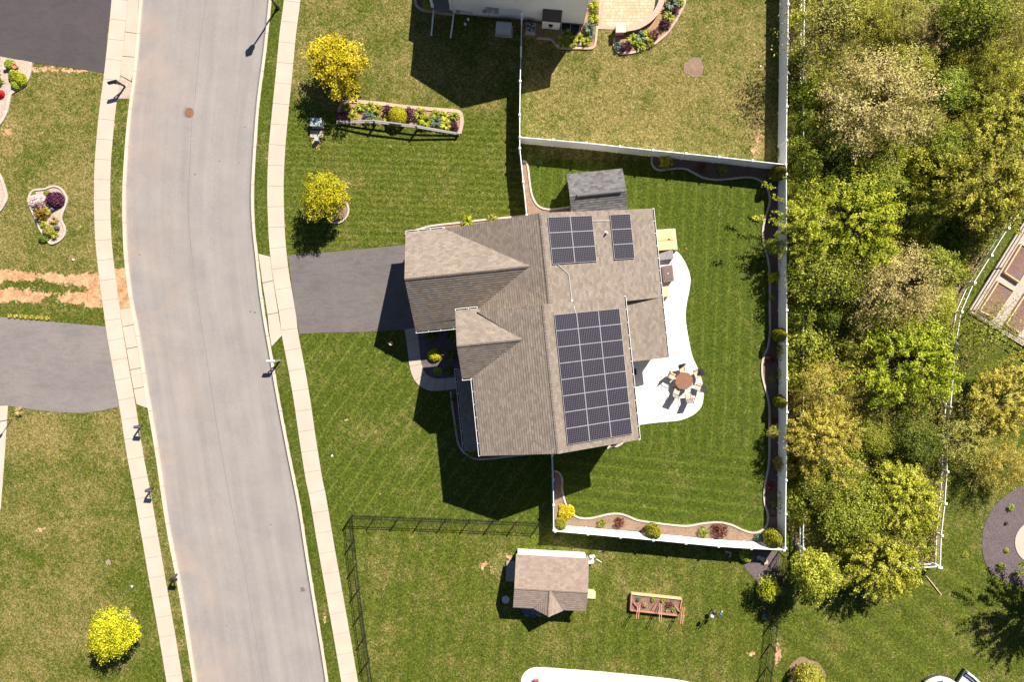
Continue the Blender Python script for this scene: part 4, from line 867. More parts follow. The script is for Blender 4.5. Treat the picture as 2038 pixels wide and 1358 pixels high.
for k in range(4): an = k * 1.571 + .4; t_.poly([ac_c + Vector((.05 * math.cos(an), .05 * math.sin(an), .32)), ac_c + Vector((.28 * math.cos(an - .3), .28 * math.sin(an - .3), .322)), ac_c + Vector((.28 * math.cos(an + .3), .28 * math.sin(an + .3), .33))])
t_.build('fan', MAT['lgrey'], ac)
for (x0, y0, x1, y1, l) in ((863, 20, 858.5, 69, 'white downspout pipe on the shaded lawn, the western of two at the cream house'), (903, 28, 897, 73, 'white downspout pipe on the shaded lawn, the eastern of two at the cream house')):
    t_ = MB(); t_.beam(P(x0, y0, .09), P(x1, y1, .06), .11, .09); t_.beam(P(x1, y1, .06), P(x1, y1 + 2, .04), .14, .09); tag(t_.build('downspout_extension', MAT['white']), l, 'drain pipe', 'downspout pipes on the lawn')
for (x, y, l) in ((932, 39, 'white cleanout cap, the one nearer the cream house wall'), (926, 48.5, 'white cleanout cap, the one farther from the cream house wall')):
    t_ = MB(); q = P(x, y); t_.lathe(q, [(.1, 0), (.1, .16), (.07, .2), (.01, .2)], 12); tag(t_.build('cleanout_cap', MAT['white']), l, 'pipe cap', 'cleanout caps by the cream house')
# curved seat wall
swl = thing('seat_wall', P(1290, 45, 0), 'curved pink block seat wall with square end pillar round the tan paver patio', 'garden wall')
def arcwall(inner, outer, z0, z1, name, mat, cap=False):
    A = [P(x, y, z1) for x, y in smooth_pts(inner, 5)]; Bo = [P(x, y, z1) for x, y in smooth_pts(outer, 5)]; mb = MB()
    for i in range(len(A) - 1): mb.prism([A[i][:2], A[i + 1][:2], Bo[i + 1][:2], Bo[i][:2]], z0, z1 + (.004 if i % 2 else 0))
    return mb.build(name, MAT[mat], swl)
inn = [(1316, -40), (1314, -15), (1310.5, 4), (1302.5, 20), (1291, 32), (1278, 42), (1262, 49), (1244, 52.5)]; out = [(1325, -40), (1324, -12), (1320, 6), (1311.5, 23), (1300, 37), (1286, 48), (1268, 57), (1244, 61.5)]
arcwall(inn, out, 0, .42, 'wall', 'brick'); arcwall([(x - .6, y - .6) for x, y in inn], [(x + .8, y + .8) for x, y in out], .425, .5, 'cap', 'stone' if 0 else 'brick')
t_ = MB(); q = P(1235.5, 54, .8); t_.box((q.x, q.y, .36), (.66, .66, .72), .02); t_.build('pillar', MAT['brick'], swl); t_ = MB(); t_.box((q.x, q.y, .76), (.78, .78, .08), .02); t_.build('pillar_cap', speckle('pink cap stone', (.5, .38, .33), (.66, .52, .46), 10, 2, .8, .3), swl)

# ================================================================ FENCES
def vinyl(name_label, pts, h=1.8, n=None, step=67.0):
    """privacy fence; pts = photo pixels of its top line; posts every `step` pixels"""
    W = [P(x, y, h) for x, y in pts]; d = [0]
    for i in range(1, len(W)): d.append(d[-1] + (W[i] - W[i - 1]).length)
    xs = [p.x for p in W]; ys = [p.y for p in W]; sm = step * (HC - h) / FP; n = max(1, round(d[-1] / sm))
    at = lambda t: Vector((np.interp(t, d, xs), np.interp(t, d, ys), 0)); ts = [d[-1] * k / n for k in range(n + 1)]
    root = thing('vinyl_fence', at(0), name_label, 'fence', 'white vinyl privacy fences')
    for k, t in enumerate(ts):
        p = at(t); a = at(max(0, t - .1)); b = at(min(d[-1], t + .1)); rz = math.atan2(b.y - a.y, b.x - a.x); pm = MB()
        pm.box((p.x, p.y, h / 2), (.13, .13, h), rz); pm.box((p.x, p.y, h + .015), (.17, .17, .03), rz)
        v0 = len(pm.v); pm.v += [(p.x + .07 * sx, p.y + .07 * sy, h + .03) for sx, sy in ((-1, -1), (1, -1), (1, 1), (-1, 1))] + [(p.x, p.y, h + .08)]
        for i in range(4): pm.f.append((v0 + i, v0 + (i + 1) % 4, v0 + 4)); pm.mi.append(0)
        pm.build('post', MAT['white'], root)
        if k < n:
            q = at(ts[k + 1]); dd = (q - p).normalized(); a = p + dd * .065; b = q - dd * .065; f = MB()
            f.beam(a + Vector((0, 0, .9)), b + Vector((0, 0, .9)), .025, 1.5)
            m_ = int((b - a).length / .16)
            for j in range(1, m_): c = a.lerp(b, j / m_); f.box((c.x, c.y, .9), (.012, .034, 1.48), math.atan2(dd.y, dd.x))
            f.beam(a + Vector((0, 0, h - .12)), b + Vector((0, 0, h - .12)), .055, .14); f.beam(a + Vector((0, 0, .14)), b + Vector((0, 0, .14)), .055, .14); f.build('panel', MAT['white'], root)
vinyl('white vinyl fence running south from the cream house to the main house, seen edge on', [(1038.5, 27), (1037, 90), (1035.5, 158), (1034.5, 227), (1032.5, 272), (1036, 309), (1043, 376), (1048.5, 428)])
vinyl('white vinyl fence dividing the dry lawn with the mulch circle from the main back yard', [(1035, 272.3), (1167, 284), (1301, 298.5), (1437, 312.5), (1564, 327)])
vinyl('long white vinyl fence running down the west edge of the woods', [(1570, -60), (1569, 64), (1568, 131), (1567, 198), (1566, 264), (1565.5, 331), (1566, 464), (1566.5, 600), (1567, 735), (1567, 868), (1565.5, 938), (1564.5, 1005), (1564, 1092)])
vinyl('white vinyl fence along the south side of the main back yard', [(1105, 1058.4), (1170, 1064), (1237, 1070.3), (1306.8, 1076.5), (1373, 1083), (1442, 1089.6), (1510, 1093.5), (1561, 1096)])
vinyl('short white vinyl fence from the south gable of the main house to the yellow shrub', [(1099.6, 906), (1101.3, 946), (1102, 1002), (1102.3, 1056)], step=52)

def picket_fence(label, pts, step=47.5, h=1.25, base=False):
    W = [P(x, y, 0 if base else h) for x, y in pts]; d = [0]
    for i in range(1, len(W)): d.append(d[-1] + (W[i] - W[i - 1]).length)
    xs = [p.x for p in W]; ys = [p.y for p in W]; n = max(1, round(d[-1] / (step * HC / FP))); at = lambda t: Vector((np.interp(t, d, xs), np.interp(t, d, ys), 0)); ts = [d[-1] * k / n for k in range(n + 1)]
    root = thing('metal_fence', at(0), label, 'fence', 'black metal picket fences')
    for k, t in enumerate(ts):
        p = at(t); pm = MB(); pm.box((p.x, p.y, h / 2 + .03), (.07, .07, h + .06)); pm.box((p.x, p.y, h + .07), (.09, .09, .03)); pm.build('post', MAT['black'], root)
        if k < n:
            q = at(ts[k + 1]); f = MB()
            for z in (.15, h - .22, h - .04): f.beam(Vector((p.x, p.y, z)), Vector((q.x, q.y, z)), .024, .03)
            m_ = int((q - p).length / .115)
            for j in range(1, m_): c = p.lerp(q, j / m_); f.box((c.x, c.y, h / 2 + .03), (.015, .015, h - .1))
            f.build('panel', MAT['black'], root)
picket_fence('black metal picket fence along the north side of the fenced south yard', [(694.5, 1033.5), (800, 1037.5), (950, 1043.5), (1076, 1049)])
picket_fence('black metal picket fence along the sidewalk side of the fenced south yard', [(694, 1035.5), (702, 1120), (713, 1220), (727, 1320), (742, 1425)])
picket_fence('black metal picket fence below the white fence corner, east of the raised cedar bed', [(1549, 1099), (1547, 1113), (1536, 1249), (1530.5, 1298), (1523, 1346), (1514, 1420)], base=True)

def ranch(label, pts, step=64, h=1.15, base=False):
    W = [P(x, y, 0 if base else h) for x, y in pts]; d = [0]
    for i in range(1, len(W)): d.append(d[-1] + (W[i] - W[i - 1]).length)
    xs = [p.x for p in W]; ys = [p.y for p in W]; n = max(1, round(d[-1] / (step * HC / FP))); at = lambda t: Vector((np.interp(t, d, xs), np.interp(t, d, ys), 0)); ts = [d[-1] * k / n for k in range(n + 1)]
    root = thing('rail_fence', at(0), label, 'fence', 'white two rail fences')
    for k, t in enumerate(ts):
        p = at(t); pm = MB(); pm.box((p.x, p.y, h / 2 + .05), (.13, .13, h + .1), .1); pm.box((p.x, p.y, h + .12), (.17, .17, .04), .1); pm.build('post', MAT['white'], root)
        if k < n:
            q = at(ts[k + 1])
            for z in (.45, h - .1): f = MB(); f.beam(Vector((p.x, p.y, z)), Vector((q.x, q.y, z)), .05, .14); f.build('rail', MAT['white'], root)
ranch('white two rail fence just inside the west edge of the woods, mostly overgrown', [(1602, -40), (1601, 60), (1600, 160), (1600, 400), (1600, 700), (1600, 900), (1600, 1050), (1599, 1160)])
ranch('white two rail fence down the east edge of the woods, bending by the gravel garden', [(2080, 350), (2045, 405), (2026, 424), (1992, 477), (1959, 531.5), (1923, 588), (1907.5, 643), (1901, 710), (1895.7, 780), (1890, 840), (1884, 900), (1886.5, 970), (1877, 1031), (1873, 1080), (1872, 1130)])
ranch('white two rail fence along the southern tip of the woods between two round trees', [(1603, 1160), (1665, 1150), (1707, 1143.5), (1770, 1136), (1828, 1131), (1868, 1129)])
# split rail fence on the planting bed
sp = thing('split_rail_fence', P(790, 250, 0), 'weathered grey split rail fence bending along the south side of the flower bed', 'fence')
pp = [(676, 245), (748, 247), (831, 257), (912, 268)]; hh_ = [.3, 1.0, 1.0, .3]
for (x, y), h in zip(pp, (.55, 1.1, 1.1, .5)):
    q = P(x, y); t_ = MB(); t_.box((q.x, q.y, h / 2), (.13, .13, h), .2); t_.build('post', MAT['greywood'], sp)
for i, (ha, hb) in enumerate((((.45, .15), (.95, .5)), ((.95, .5), (.95, .5)), ((.95, .5), (.4, .12)))):
    for a, b in zip(ha, hb):
        A = P(*pp[i]); Bq = P(*pp[i + 1]); A.z = a; Bq.z = b; o_ = (Bq - A).normalized() * .12; t_ = MB(); t_.beam(A - o_, Bq + o_, .1, .1); t_.build('rail', MAT['greywood'], sp)
# ================================================================ VEGETATION
def leaf_mesh(name, C, size, Nn, lv, aspect=.5):
    """C centres (n,3), size (n,), Nn normals (n,3); rhombic leaves"""
    n = len(C); rv_ = RNG.normal(size=(n, 3)); t = np.cross(Nn, rv_); t /= np.linalg.norm(t, axis=1)[:, None] + 1e-9
    b = np.cross(Nn, t); L = (size / 2)[:, None]; Wd = L * aspect
    V = np.stack([C - t * L, C + b * Wd + t * L * .1, C + t * L, C - b * Wd + t * L * .1], 1).reshape(-1, 3).astype(np.float32)
    me = bpy.data.meshes.new(name); me.vertices.add(4 * n); me.vertices.foreach_set('co', V.ravel())
    me.loops.add(4 * n); me.loops.foreach_set('vertex_index', np.arange(4 * n, dtype=np.int32)); me.polygons.add(n)
    me.polygons.foreach_set('loop_start', np.arange(0, 4 * n, 4, dtype=np.int32)); me.update()
    a = me.attributes.new('lv', 'FLOAT', 'FACE'); a.data.foreach_set('value', np.clip(lv, 0, 1).astype(np.float32)); return me
def norm(a): return a / (np.linalg.norm(a, axis=1)[:, None] + 1e-9)
def crown_pts(Rr, Hr, hc, nc, fill=.55, lobes=.3, flatb=.6):
    """clump centres inside an uneven crown of radius Rr, half height Hr, centre height hc"""
    D = norm(RNG.normal(size=(nc, 3))); D[:, 2] = np.where(D[:, 2] < -flatb, -D[:, 2], D[:, 2])
    K = norm(RNG.normal(size=(7, 3))); amp = RNG.uniform(-1, 1, 7); ph = (np.maximum(0, D @ K.T) ** 5) @ amp
    r = RNG.uniform(fill, 1, nc) ** .7 * (1 + lobes * ph); return np.stack([D[:, 0] * Rr * r, D[:, 1] * Rr * r, hc + D[:, 2] * Hr * r], 1), D
def crown(name, Rr, Hr, hc, nc, per, leaf, rc, fill=.55, lobes=.3, up=.9, asp=.55, twig=0, droop=0):
    C, D = crown_pts(Rr, Hr, hc, nc, fill, lobes)
    cl = RNG.uniform(-.3, .3, nc); P_ = np.repeat(C, per, 0); rr = RNG.uniform(.6, 1.3, nc)
    off = RNG.normal(size=(nc * per, 3)) * np.array([1, 1, .55]) * rc * np.repeat(rr, per)[:, None]
    if twig:     # leaves strung along outward twigs
        s = RNG.uniform(-1, 1, (nc * per, 1)); off = off * .35 + norm(np.repeat(D, per, 0) + RNG.normal(size=(nc * per, 3)) * .25) * s * rc * twig
    X = P_ + off; Nn = norm(norm(X - np.array([0, 0, hc])) * .6 + np.array([0, 0, up]) + RNG.normal(size=X.shape) * .75)
    lv = .5 + np.repeat(cl, per) + RNG.normal(size=len(X)) * .22; sz = leaf * RNG.uniform(.6, 1.4, len(X))
    return leaf_mesh(name, X, sz, Nn, lv, asp), C
def trunk_mesh(name, C, hc, r, base_h=.5, nl=14, mat=None, twigs=0):
    mb = MB(); bend = RNG.normal(size=2) * .08 * hc; top = Vector((bend[0], bend[1], hc * 1.05))
    mb.tube([(0, 0, -.05), (bend[0] * .2, bend[1] * .2, hc * .4), tuple(top)], r, 7, r * .35)
    sel = RNG.choice(len(C), min(nl + twigs, len(C)), replace=False)
    for k, i in enumerate(sel):
        e = Vector(C[i]); s = Vector((bend[0] * .3, bend[1] * .3, hc * RNG.uniform(.35, .85))); mid = s.lerp(e, .5) + Vector(RNG.normal(size=3) * .07 * hc) + Vector((0, 0, .06 * hc))
        rr = r * (.4 if k < nl else .18); mb.tube([s, mid, e], rr, 5, rr * .2)
    me = bpy.data.meshes.new(name); me.from_pydata(mb.v, [], mb.f); me.polygons.foreach_set('use_smooth', [True] * len(me.polygons)); me.update(); return me
PROTO = {}
def proto(key, nvar, Rr, Hr, hc, nc, per, leaf, rc, tr, nl=14, twigs=0, **k):
    for i in range(nvar):
        cm, C = crown('crown', Rr, Hr, hc, nc, per, leaf, rc, **k); PROTO.setdefault(key, []).append((cm, trunk_mesh('trunk', C, hc, tr, nl=nl, twigs=twigs), Rr, hc))
proto('small', 3, 1.0, .95, 1.55, 110, 26, .12, .13, .045, 12, fill=.3, lobes=.5)
proto('maple', 3, 2.0, 1.5, 2.5, 260, 50, .14, .18, .09, 22, 20, fill=.25, lobes=.6)
proto('big', 4, 3.4, 2.0, 3.9, 340, 66, .16, .26, .14, 24, 30, fill=.3, lobes=.9, twig=1.8)
proto('dense', 3, 2.0, 1.3, 1.9, 330, 42, .12, .2, .1, 14, fill=.5, lobes=.6)
proto('fine', 3, 3.2, 1.7, 3.3, 300, 34, .12, .38, .09, 26, 60, fill=.35, lobes=.5, twig=1.5)
proto('wispy', 2, 2.6, 1.3, 2.8, 170, 20, .12, .4, .06, 30, 90, fill=.3, lobes=.6, twig=2.2)
tcount = [0]
def tree(x, y, rpx, key, mat, label, zs=1.0, grp=None, cat='tree', bark='bark', name=None, hidden_trunk=False):
    v = PROTO[key][tcount[0] % len(PROTO[key])]; tcount[0] += 1; cm, tm, Rr, hc = v
    s = rpx * 1.08 * HC / FP / Rr; s *= (HC - hc * s * zs) / HC; h = hc * s * zs; q = P(x, y, h); rz = (tcount[0] * 2.399) % 6.283
    root = bpy.data.objects.new(name or 'tree', None); COL.objects.link(root); root.empty_display_size = .3
    root.location = (q.x, q.y, 0); root.rotation_euler = (0, 0, rz); root.scale = (s, s, s * zs); tag(root, label, cat, grp)
    for nm, me, mt in (('crown', cm, LM[mat]), ('trunk', tm, MAT[bark])):
        if not me.materials: me.materials.append(mt)
        o = bpy.data.objects.new(nm, me); COL.objects.link(o); o.parent = root
        o.material_slots[0].link = 'OBJECT'; o.material_slots[0].material = mt
    return root
# ---- shrubs and perennials: one mesh each
SH = {}
def shrub_protos():
    for i in range(3):   # rounded leafy mound, R=1
        n = 1500; D = norm(RNG.normal(size=(n, 3))); D[:, 2] = np.abs(D[:, 2]); K = norm(RNG.normal(size=(9, 3))); am = RNG.uniform(-.3, .3, 9)
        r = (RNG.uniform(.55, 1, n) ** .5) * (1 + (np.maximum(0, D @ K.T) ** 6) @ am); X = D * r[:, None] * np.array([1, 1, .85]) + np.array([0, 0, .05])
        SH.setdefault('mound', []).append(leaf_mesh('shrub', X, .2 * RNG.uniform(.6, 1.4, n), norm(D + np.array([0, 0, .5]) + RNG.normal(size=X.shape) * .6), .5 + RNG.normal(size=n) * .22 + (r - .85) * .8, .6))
    for i in range(2):   # open shrub with gaps
        nc = 55; C = norm(RNG.normal(size=(nc, 3))); C[:, 2] = np.abs(C[:, 2]); C *= RNG.uniform(.35, 1.05, (nc, 1)); X = np.repeat(C, 16, 0) + RNG.normal(size=(nc * 16, 3)) * .1 + np.array([0, 0, .15]); n = len(X)
        SH.setdefault('open', []).append(leaf_mesh('shrub', X, .19 * RNG.uniform(.6, 1.4, n), norm(X + np.array([0, 0, .6]) + RNG.normal(size=X.shape) * .8), .5 + np.repeat(RNG.normal(size=nc) * .2, 16) + RNG.normal(size=n) * .12, .55))
    for i in range(2):   # rosette of arching blades
        V, F, lv = [], [], []
        for k in range(70):
            a = RNG.uniform(0, 6.283); L = RNG.uniform(.6, 1.1); wd = RNG.uniform(.045, .09); hgt = RNG.uniform(.35, .8); ca, sa = math.cos(a), math.sin(a); prev = None; l0 = RNG.uniform(.2, .9)
            for j, t in enumerate((0, .35, .7, 1)):
                rr = L * t; z = hgt * math.sin(math.pi * min(1, t * .8 + .05)); ww_ = wd * (1 - t ** 2 * .9); b0 = len(V)
                V += [(rr * ca - ww_ * sa, rr * sa + ww_ * ca, z), (rr * ca + ww_ * sa, rr * sa - ww_ * ca, z)]
                if j: F.append((b0 - 2, b0 - 1, b0 + 1, b0)); lv.append(l0)
        me = bpy.data.meshes.new('plant'); me.from_pydata(V, [], F); a_ = me.attributes.new('lv', 'FLOAT', 'FACE'); a_.data.foreach_set('value', lv); me.update(); SH.setdefault('rosette', []).append(me)
    for i in range(2):   # conical evergreen, R=1 at base, height 3
        n = 3600; z = RNG.uniform(0, 1, n) ** 1.15; a = RNG.uniform(0, 6.283, n); rad = np.sin(np.pi * np.clip(z * .78 + .2, 0, 1)) ** .7 * (1 + .08 * np.sin(a * 5 + z * 9)) * RNG.uniform(.72, 1, n) ** .6
        X = np.stack([np.cos(a) * rad, np.sin(a) * rad, z * 3], 1); Nn = norm(np.stack([np.cos(a), np.sin(a), .5 + 0 * a], 1) + RNG.normal(size=(n, 3)) * .55)
        SH.setdefault('cone', []).append(leaf_mesh('evergreen', X, .2 * RNG.uniform(.6, 1.3, n), Nn, .5 + .2 * np.sin(a * 7 + z * 20) + RNG.normal(size=n) * .15, .5))
    for i in range(2):   # clipped ball
        n = 3000; D = norm(RNG.normal(size=(n, 3))); D[:, 2] = np.where(D[:, 2] < -.4, -D[:, 2], D[:, 2]); X = D * (RNG.uniform(.86, 1, (n, 1))) * np.array([1, 1, .8]) + np.array([0, 0, .6])
        SH.setdefault('ball', []).append(leaf_mesh('shrub', X, .13 * RNG.uniform(.6, 1.3, n), norm(D + RNG.normal(size=X.shape) * .5), .5 + RNG.normal(size=n) * .2, .55))
    for i in range(2):   # low spreading ground cover patch / vines
        n = 1300; a = RNG.uniform(0, 6.283, n); r = np.sqrt(RNG.uniform(0, 1, n)) * (1 + .18 * np.sin(3 * a + i)); X = np.stack([np.cos(a) * r, np.sin(a) * r, .12 + .25 * (1 - r ** 2) * RNG.uniform(.3, 1, n) + .06 * RNG.normal(size=n)], 1); X[:, 2] = np.maximum(X[:, 2], .03)
        SH.setdefault('mat', []).append(leaf_mesh('shrub', X, .14 * RNG.uniform(.6, 1.4, n), norm(np.array([0, 0, 1.2]) + RNG.normal(size=X.shape) * .7), .5 + RNG.normal(size=n) * .22, .6))
def bush_protos():
    for i in range(4):
        nc = 210; D = norm(RNG.normal(size=(nc, 3))); D[:, 2] = np.abs(D[:, 2]); K = norm(RNG.normal(size=(9, 3))); am = RNG.uniform(-.4, .4, 9)
        C = D * ((RNG.uniform(.6, 1, nc) ** .6) * (1 + (np.maximum(0, D @ K.T) ** 5) @ am))[:, None] * np.array([1, 1, .8]); X = np.repeat(C, 26, 0) + RNG.normal(size=(nc * 26, 3)) * .085; X[:, 2] = np.abs(X[:, 2]); n = len(X)
        SH.setdefault('bush', []).append(leaf_mesh('shrub', X, .1 * RNG.uniform(.6, 1.4, n), norm(norm(X) + np.array([0, 0, .5]) + RNG.normal(size=X.shape) * .75), .5 + np.repeat(RNG.uniform(-.28, .28, nc), 26) + RNG.normal(size=n) * .2, .6))
shrub_protos(); bush_protos(); scount = [0]
for ml in SH.values():
    for me in ml: me.materials.append(LM['green'])
def shrub(x, y, rpx, kind, mat, label, zs=1.0, h=None, cat='shrub', name=None, grp=None, tilt=0):
    """x, y = photo pixel of its middle; h = height of that middle"""
    me = SH[kind][scount[0] % len(SH[kind])]; scount[0] += 1; r = M(rpx)
    if h is None: h = {'cone': 1.5, 'ball': .6, 'mound': .5, 'bush': .5, 'open': .5, 'rosette': .3, 'mat': .1}[kind] * r * zs
    q = P(x, y, h); r *= (HC - h) / HC
    o = bpy.data.objects.new(name or {'rosette': 'plant', 'cone': 'evergreen_shrub'}.get(kind, 'shrub'), me); COL.objects.link(o)
    o.location = (q.x, q.y, .02); o.rotation_euler = (0, 0, (scount[0] * 2.399) % 6.283); o.scale = (r, r, r * zs)
    o.material_slots[0].link = 'OBJECT'; o.material_slots[0].material = LM[mat]
    tag(o, label, cat, grp); return o

# street and yard maples
tree(668, 122, 56, 'maple', 'gold', 'golden orange maple in the north front yard, the largest yellow tree west of the houses', .8)
tree(648, 395, 44, 'maple', 'goldgreen', 'bright yellow maple on the lawn just north of the main driveway', .95)
tree(226, 1264, 47, 'maple', 'goldgreen', 'yellow maple west of the street near the bottom left corner', .85)
tree(1530, 1172, 21, 'small', 'lime', 'small lime yellow sapling at the tip of the dark mulch corner bed', .9)
# woods: x, y, radius, proto, leaves, z-scale, label
W_ = 'in the woods'
woods = [
 (1640, 55, 78, 'wispy', 'olive', 1.2, 'twiggy half bare tree at the northwest corner of the woods'),
 (1735, 40, 52, 'fine', 'yg', .9, 'light green fine leaved tree at the top edge of the woods, second from the west'),
 (1800, 25, 50, 'fine', 'olive', .9, 'olive tree at the top edge midway along the woods'),
 (1862, 60, 48, 'fine', 'tan', .7, 'tan budded tree between two green ones near the top of the woods'),
 (1935, 30, 56, 'dense', 'green', 1.1, 'dark leafy green tree at the top of the woods right of the bare gap'),
 (2005, 55, 62, 'fine', 'olive', .9, 'olive brown tree in the top right corner of the photo'),
 (1912, 100, 40, 'dense', 'yg', .8, 'pale green round tree just south of the dark gap near the top of the woods'),
 (1700, 118, 44, 'fine', 'olive', .7, 'thin olive tree north of the big tan tree'),
 (1815, 128, 46, 'fine', 'yg', .8, 'soft green tree northeast of the big tan tree'),
 (1748, 205, 104, 'fine', 'tan', .8, 'large pale tan budding tree, the broadest tan crown in the north woods'),
 (1985, 135, 58, 'fine', 'yg', .9, 'pale green spreading tree at the right photo edge in the north woods'),
 (1900, 175, 40, 'dense', 'green', .8, 'mid green tree east of the big tan tree'),
 (2005, 225, 62, 'big', 'yg', .75, 'yellow green tree on the right photo edge, second from the top'),
 (1935, 262, 44, 'fine', 'yg', .9, 'feathery green tree left of the yellow green edge tree'),
 (1765, 292, 36, 'maple', 'lime', .9, 'small bright lime tree at the south foot of the big tan tree'),
 (1895, 300, 42, 'dense', 'green', .9, 'green bushy tree northwest of the wide maple by the rail fence'),
 (1655, 180, 38, 'fine', 'olive', .7, 'brownish thin tree west of the big tan tree'),
 (1850, 245, 36, 'fine', 'olive', .7, 'olive thin tree on the east flank of the big tan tree'),
 (1665, 290, 34, 'dense', 'dgreen', .8, 'dark green tree southwest of the big tan tree'),
 (1745, 350, 48, 'dense', 'green', .9, 'rounded green tree north of the wide yellow green maple by the long white fence'),
 (1968, 385, 88, 'big', 'yg', .75, 'wide yellow green tree against the right photo edge above the gravel garden'),
 (1700, 440, 88, 'big', 'lime', .65, 'wide yellow green maple whose crown nearly touches the long white fence'),
 (1625, 452, 56, 'big', 'yg', .8, 'yellow green tree hard against the long white fence, west of the wide maple'),
 (1850, 420, 38, 'dense', 'green', .7, 'green tree beside the fallen grey branches'),
 (1866, 530, 40, 'maple', 'green', .9, 'green tree between the fallen branches and the bend of the rail fence'),
 (1640, 545, 60, 'dense', 'green', .9, 'mid green rounded tree south of the wide yellow green maple'),
 (1795, 565, 88, 'fine', 'tan', .75, 'broad tan and cream tree in the middle of the woods'),
 (1868, 600, 34, 'dense', 'yg', .7, 'soft green tree on the east side of the broad cream tree'),
 (1720, 625, 34, 'dense', 'dgreen', .8, 'dark green tree at the southwest foot of the broad cream tree'),
 (1818, 716, 80, 'big', 'lime', .72, 'brightest lime yellow tree of the woods, beside the rail fence'),
 (1965, 665, 66, 'wispy', 'green', 1.0, 'wispy sparse tree leaning over the gravel garden fence'),
 (1640, 780, 62, 'fine', 'amber', .8, 'yellowish tree by the long white fence, level with the round evergreen balls'),
 (1628, 868, 64, 'big', 'amber', .8, 'amber yellow tree touching the long white fence'),
 (1742, 800, 34, 'fine', 'olive', .7, 'olive thin tree west of the brightest lime tree'),
 (1735, 870, 36, 'dense', 'green', .8, 'small round green tree in the gap south of the brightest lime tree'),
 (1825, 880, 44, 'dense', 'dgreen', .9, 'dark green tree near the rail fence south of the brightest lime tree'),
 (1646, 960, 54, 'dense', 'green', .8, 'soft grey green tree by the south end of the long white fence'),
 (1700, 1025, 56, 'dense', 'green', .9, 'round green tree near the brush pile'),
 (1808, 985, 64, 'big', 'yg', .75, 'yellow green tree at the southeast edge of the woods over the rail fence'),
 (1762, 1120, 72, 'big', 'yg', .72, 'round yellow green tree at the southern tip of the woods, the larger of the two'),
 (1622, 1145, 47, 'maple', 'yg', 1.15, 'round yellow green tree at the southern tip of the woods, the smaller of the two'),
 (1995, 800, 64, 'big', 'amber', .75, 'golden green tree on the lawn at the right edge, south of the gravel garden'),
 (1920, 868, 56, 'fine', 'olive', .8, 'fine olive tree straddling the rail fence'),
 (1995, 925, 56, 'fine', 'amber', .8, 'amber fine leaved tree at the right edge above the dark mulch circle'),
 (2145, 1193, 80, 'big', 'green', .8, 'tree beyond the right photo edge whose shadow falls on the lawn'),
]
for x, y, r, k, m_, zs, lb in woods: tree(x, y, r, k, m_, lb, zs)
